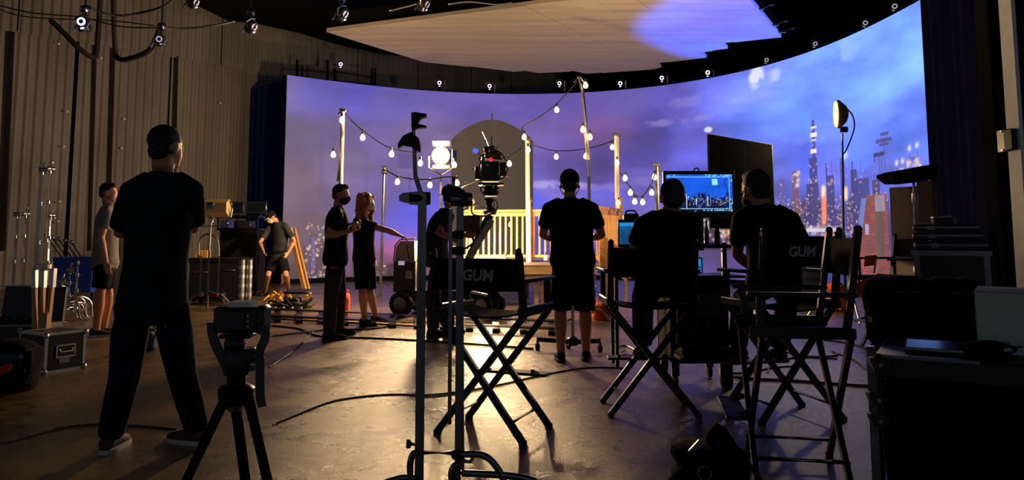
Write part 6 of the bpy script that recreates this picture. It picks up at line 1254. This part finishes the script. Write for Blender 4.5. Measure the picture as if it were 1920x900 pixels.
# near right: big black cart with bags, box, tablet
Dn = 2.75; nb_ = P(1800, 800, Dn); nb_.z = 0; ztop = P(1800, 672, Dn).z
t = thing('camera_cart', 'massive black camera cart filling the lower right corner', 'cart', *facing(1797, Dn, .6)); b0 = Vector(t.location); wn = 290 * PX(Dn)
part('body', 'black_matte', t, lambda m: m.box((.02, 0, (ztop - .12) / 2 + .05), (wn * .97, .6, ztop - .2), bev=.01)); part('top_tray', 'black_plastic', t, lambda m: m.box((0, -.02, ztop - .045), (wn, .64, .09), bev=.012)); part('tray_lip', 'dark_steel', t, lambda m: m.box((-.1, -.345, ztop - .005), (wn * .55, .012, .012))); part('side_rail', 'dark_steel', t, lambda m: m.tube([(-wn / 2 - .01, -.28, .1), (-wn / 2 - .01, -.28, ztop + .02)], .016, 8)); part('lower_bar', 'dull_steel', t, lambda m: m.box((-wn * .42, -.31, ztop - .52), (.09, .01, .03)))
for sx in (-1, 1):
    for sy in (-1, 1): part('caster', 'rubber', t, lambda m: m.lathe([(.03, -.02), (.06, -.016), (.06, .016), (.03, .02)], (sx * wn * .42, sy * .22, .06), (1, 0, 0), 14))
for k, py in enumerate((680, 745, 785)):
    p = P(1642 - 3 * (k % 2), py, Dn + .03)
    lb = ('upper black spring clamp on the camera cart edge', 'middle black spring clamp on the camera cart edge', 'lower black spring clamp on the camera cart edge')[k]
    c = thing('spring_clamp', lb, 'clamp', p); part('jaw', 'black_plastic', c, lambda m: m.rings([[Vector((x, -.012, z0)), Vector((x, .012, z0)), Vector((x, .012, z1)), Vector((x, -.012, z1))] for x, z0, z1 in ((-.025, .005, .02), (-.01, -.025, .02), (.015, -.03, .01), (.045, -.015, .0))])); part('handle', 'black_metal', c, lambda m: m.tube([(-.02, 0, .012), (.02, 0, .0), (.06, 0, -.004)], .007, 6)); part('spring', 'dull_steel', c, lambda m: m.lathe([(.008, -.014), (.008, .014)], (.012, 0, -.008), (0, 1, 0), 10))
D3 = 3.55; pb = P(1735, 640, D3); 
t = thing('gear_table', 'low black table holding the bags at the right', 'table', *facing(1735, D3, .5)); zt_ = P(1735, 655, D3).z; w3 = 190 * PX(D3)
part('table_top', 'black_matte', t, lambda m: m.box((0, 0, zt_ - .015), (w3, .5, .03)))
for sx in (-1, 1):
    for sy in (-1, 1): part('leg', 'black_metal', t, lambda m: m.box((sx * w3 * .46, sy * .21, (zt_ - .03) / 2), (.04, .04, zt_ - .03)))
def soft(px0, px1, py0, D, label, seed, depth=.34, m='black_cloth', zb=None, extras=True):
    x0, x1 = P(px0, 600, D).x, P(px1, 600, D).x; zb_ = zt_ if zb is None else zb; h = P(px0, py0, D).z - zb_; t = thing('kit_bag', label, 'bag', facing((px0 + px1) / 2, D, .4)[0] + Vector((0, 0, zb_)), facing((px0 + px1) / 2, D, .4)[1]); bag_mesh(x1 - x0, depth, h, seed, 24, 12, .10).build('body', m, t)
    if extras: part('strap', 'black_cloth', t, lambda mm: mm.tube(smooth_path([(-.08, -depth / 2 - .01, h * .5), (.0, -depth / 2 - .03, h * .42), (.1, -depth / 2 - .01, h * .5)], 5), .010, 6)); part('zip', 'dull_steel', t, lambda mm: mm.tube([(-.1, -depth / 2 + .01, h * .82), (0, -depth / 2 - .01, h * .8), (.1, -depth / 2 + .01, h * .8)], .003, 6)); part('buckle', 'dull_steel', t, lambda mm: mm.box((-.12, -depth / 2, h * .4), (.02, .012, .03)))
    return t
soft(1622, 1745, 522, D3, 'black kit bag with glinting zips at the left end of the gear table', 11); soft(1735, 1838, 524, D3 + .05, 'black kit bag with a padded strap at the right end of the gear table', 12, .36)
gb = P(1882, 668, 3.0)
t = thing('grey_green_box', 'plain grey-green box at the right edge above the camera cart', 'box', *facing(1896, 3.0, .3)); zg0, zg1 = ztop + .001, P(1880, 546, 3.0).z
part('body', 'grey_paint', t, lambda m: m.box((0, 0, (zg0 + zg1) / 2), (.24, .3, zg1 - zg0), bev=.004)); part('lid_edge', 'dark_steel', t, lambda m: m.box((0, -.003, zg1 - .006), (.243, .3, .006)))
zc_ = ztop
t = thing('tablet', 'dark tablet with a bright edge lying on the camera cart', 'tablet', facing(1748, Dn, .35)[0], facing(1748, Dn, .3)[1]); t.location.z = zc_ + .012
part('glass', 'tablet_glass', t, lambda m: m.box((0, 0, .012), (.19, .14, .008), Rx(.12), bev=.002)); part('rim', 'dull_steel', t, lambda m: m.box((0, -.071, .004), (.19, .006, .012), bev=.002)); part('case_back', 'black_plastic', t, lambda m: m.box((0, 0, .003), (.195, .145, .012), Rx(.12)))
t = thing('plastic_sheet', 'crumpled pale blue plastic sheet next to the tablet', 'plastic sheet', facing(1865, Dn, .25)[0], facing(1865, Dn, .3)[1]); t.location.z = ztop + .002
mat('pale_plastic', (120, 150, 210), .25, var=.3, scale=30)
mb = MB(); rg = random.Random(4); nn_ = 7; vs_l = [Vector(((i / 6 - .5) * .13, (j / 6 - .5) * .12, rg.uniform(.004, .05) * (1 if 0 < i < 6 and 0 < j < 6 else .3))) for i in range(nn_) for j in range(nn_)]; mb.add(vs_l, [(i * nn_ + j, i * nn_ + j + 1, (i + 1) * nn_ + j + 1, (i + 1) * nn_ + j) for i in range(6) for j in range(6)]); mb.build('sheet', 'pale_plastic', t, smooth=False)
t = thing('hand_tool', 'white-handled tool lying at the right edge of the camera cart', 'tool', facing(1904, Dn, .12)[0]); t.location.z = ztop + .004
mat('tool_white', (190, 205, 215), .4, var=.08)
part('handle', 'tool_white', t, lambda m: m.rings([[Vector((x, y + sy * w_, z_)) for sy, z_ in ((-1, 0), (1, 0), (.6, h_), (-.6, h_))] for x, y, w_, h_ in ((-.05, .05, .012, .015), (-.02, .03, .02, .028), (.02, -.01, .022, .03), (.05, -.06, .02, .028))])); part('slot', 'black_plastic', t, lambda m: m.ell((.012, 0, .026), (.014, .01, .008), n=10, m=6)); part('grip_pad', 'black_plastic', t, lambda m: m.box((-.06, .06, .014), (.05, .05, .026), Rz(-.8), bev=.006))
t = thing('strap_pouch', 'dark jumble of straps between the tablet and the white tool', 'straps', facing(1845, Dn, .16)[0]); t.location.z = ztop
bag_mesh(.2, .12, .05, 14, 16, 6, .15).build('pouch', 'black_cloth', t); part('clip', 'dull_steel', t, lambda m: m.box((.04, -.06, .03), (.03, .008, .012)))
# floor bag in the near foreground
fb = G(1335, 905); fb.y = 3.55; fb.x = P(1335, 880, 3.5).x
t = thing('floor_bag', 'crumpled black bag with clamps on the near floor by the side-on chair', 'bag', fb)
bag_mesh(.34, .30, .22, 21, 26, 10, .16).build('body', 'black_cloth', t)
part('upright_flap', 'black_cloth', t, lambda m: m.rings([[Vector((x, -.02, z0)), Vector((x, .03, z0)), Vector((x + .01, .04, z1)), Vector((x + .01, .0, z1))] for x, z0, z1 in ((-.02, .1, .26), (.03, .1, .31), (.08, .1, .28), (.13, .1, .2))])); part('clamp_jaw', 'dull_steel', t, lambda m: m.bar((-.12, -.06, .17), (-.05, -.06, .24), .014, .03)); part('strap', 'black_cloth', t, lambda m: m.tube(smooth_path([(-.1, -.1, .18), (-.22, -.14, .08), (-.3, -.16, .015), (-.36, -.1, .015)], 5), .016, 6)); part('strap', 'black_cloth', t, lambda m: m.tube(smooth_path([(.08, -.1, .2), (.18, -.12, .12), (.2, -.16, .02)], 5), .014, 6)); part('ring', 'dull_steel', t, lambda m: m.tube([Vector((-.06 + .03 * math.cos(a), -.15, .13 + .03 * math.sin(a))) for a in [k * .5 for k in range(14)]], .005, 6))
# ------------------------------------------------------------------ cables on the floor
def floor_cable(pxs, r, m, label):
    pts = []
    for p in pxs: g = G(*p); g.z = r; pts.append(g)
    return cable(pts, r, m, label, 'floor_cable', 'cable', 6)
floor_cable([(0, 834), (60, 818), (120, 803), (185, 797), (260, 800), (330, 806)], .006, 'cable_brown', 'brown cable on the floor passing the foreground man\'s feet')
floor_cable([(512, 798), (560, 778), (620, 755), (680, 745), (740, 741), (800, 742), (860, 736), (940, 722), (1010, 706), (1080, 693), (1130, 690), (1180, 692)], .0065, 'cable_brown', 'long brown cable curving across the middle of the floor')
floor_cable([(505, 612), (560, 618), (600, 632), (700, 636), (780, 640), (900, 648), (1000, 656)], .012, 'cable_black', 'black cable behind the masked man running to the rolling stand')
floor_cable([(505, 632), (560, 626), (620, 620), (700, 618), (760, 606)], .012, 'cable_brown', 'brown cable along the near dolly rail')
floor_cable([(505, 690), (560, 650), (610, 600)], .008, 'cable_brown', 'faint cable running up to the dolly track')
floor_cable([(1350, 700), (1400, 712), (1480, 716), (1560, 722), (1648, 728)], .012, 'cable_black', 'thick black cable from the monitor cart to the right')
floor_cable([(1470, 660), (1520, 670), (1570, 668), (1560, 660), (1600, 676), (1620, 690), (1655, 712)], .009, 'cable_black', 'looping black cable right of the side-on chair')
floor_cable([(1540, 638), (1590, 645), (1625, 655), (1650, 665)], .010, 'cable_brown', 'pale brown cable running to the gear table')
floor_cable([(1440, 700), (1450, 680), (1500, 672), (1570, 674)], .008, 'cable_black', 'thin black cable looped behind the side-on chair')
floor_cable([(1350, 690), (1365, 700), (1400, 700), (1460, 690), (1500, 688)], .008, 'cable_black', 'thin black cable at the monitor cart\'s foot')
floor_cable([(1150, 652), (1175, 650), (1195, 662), (1180, 668), (1160, 664), (1172, 656)], .010, 'dull_steel', 'small pale cable tangle left of the seated man\'s chair')
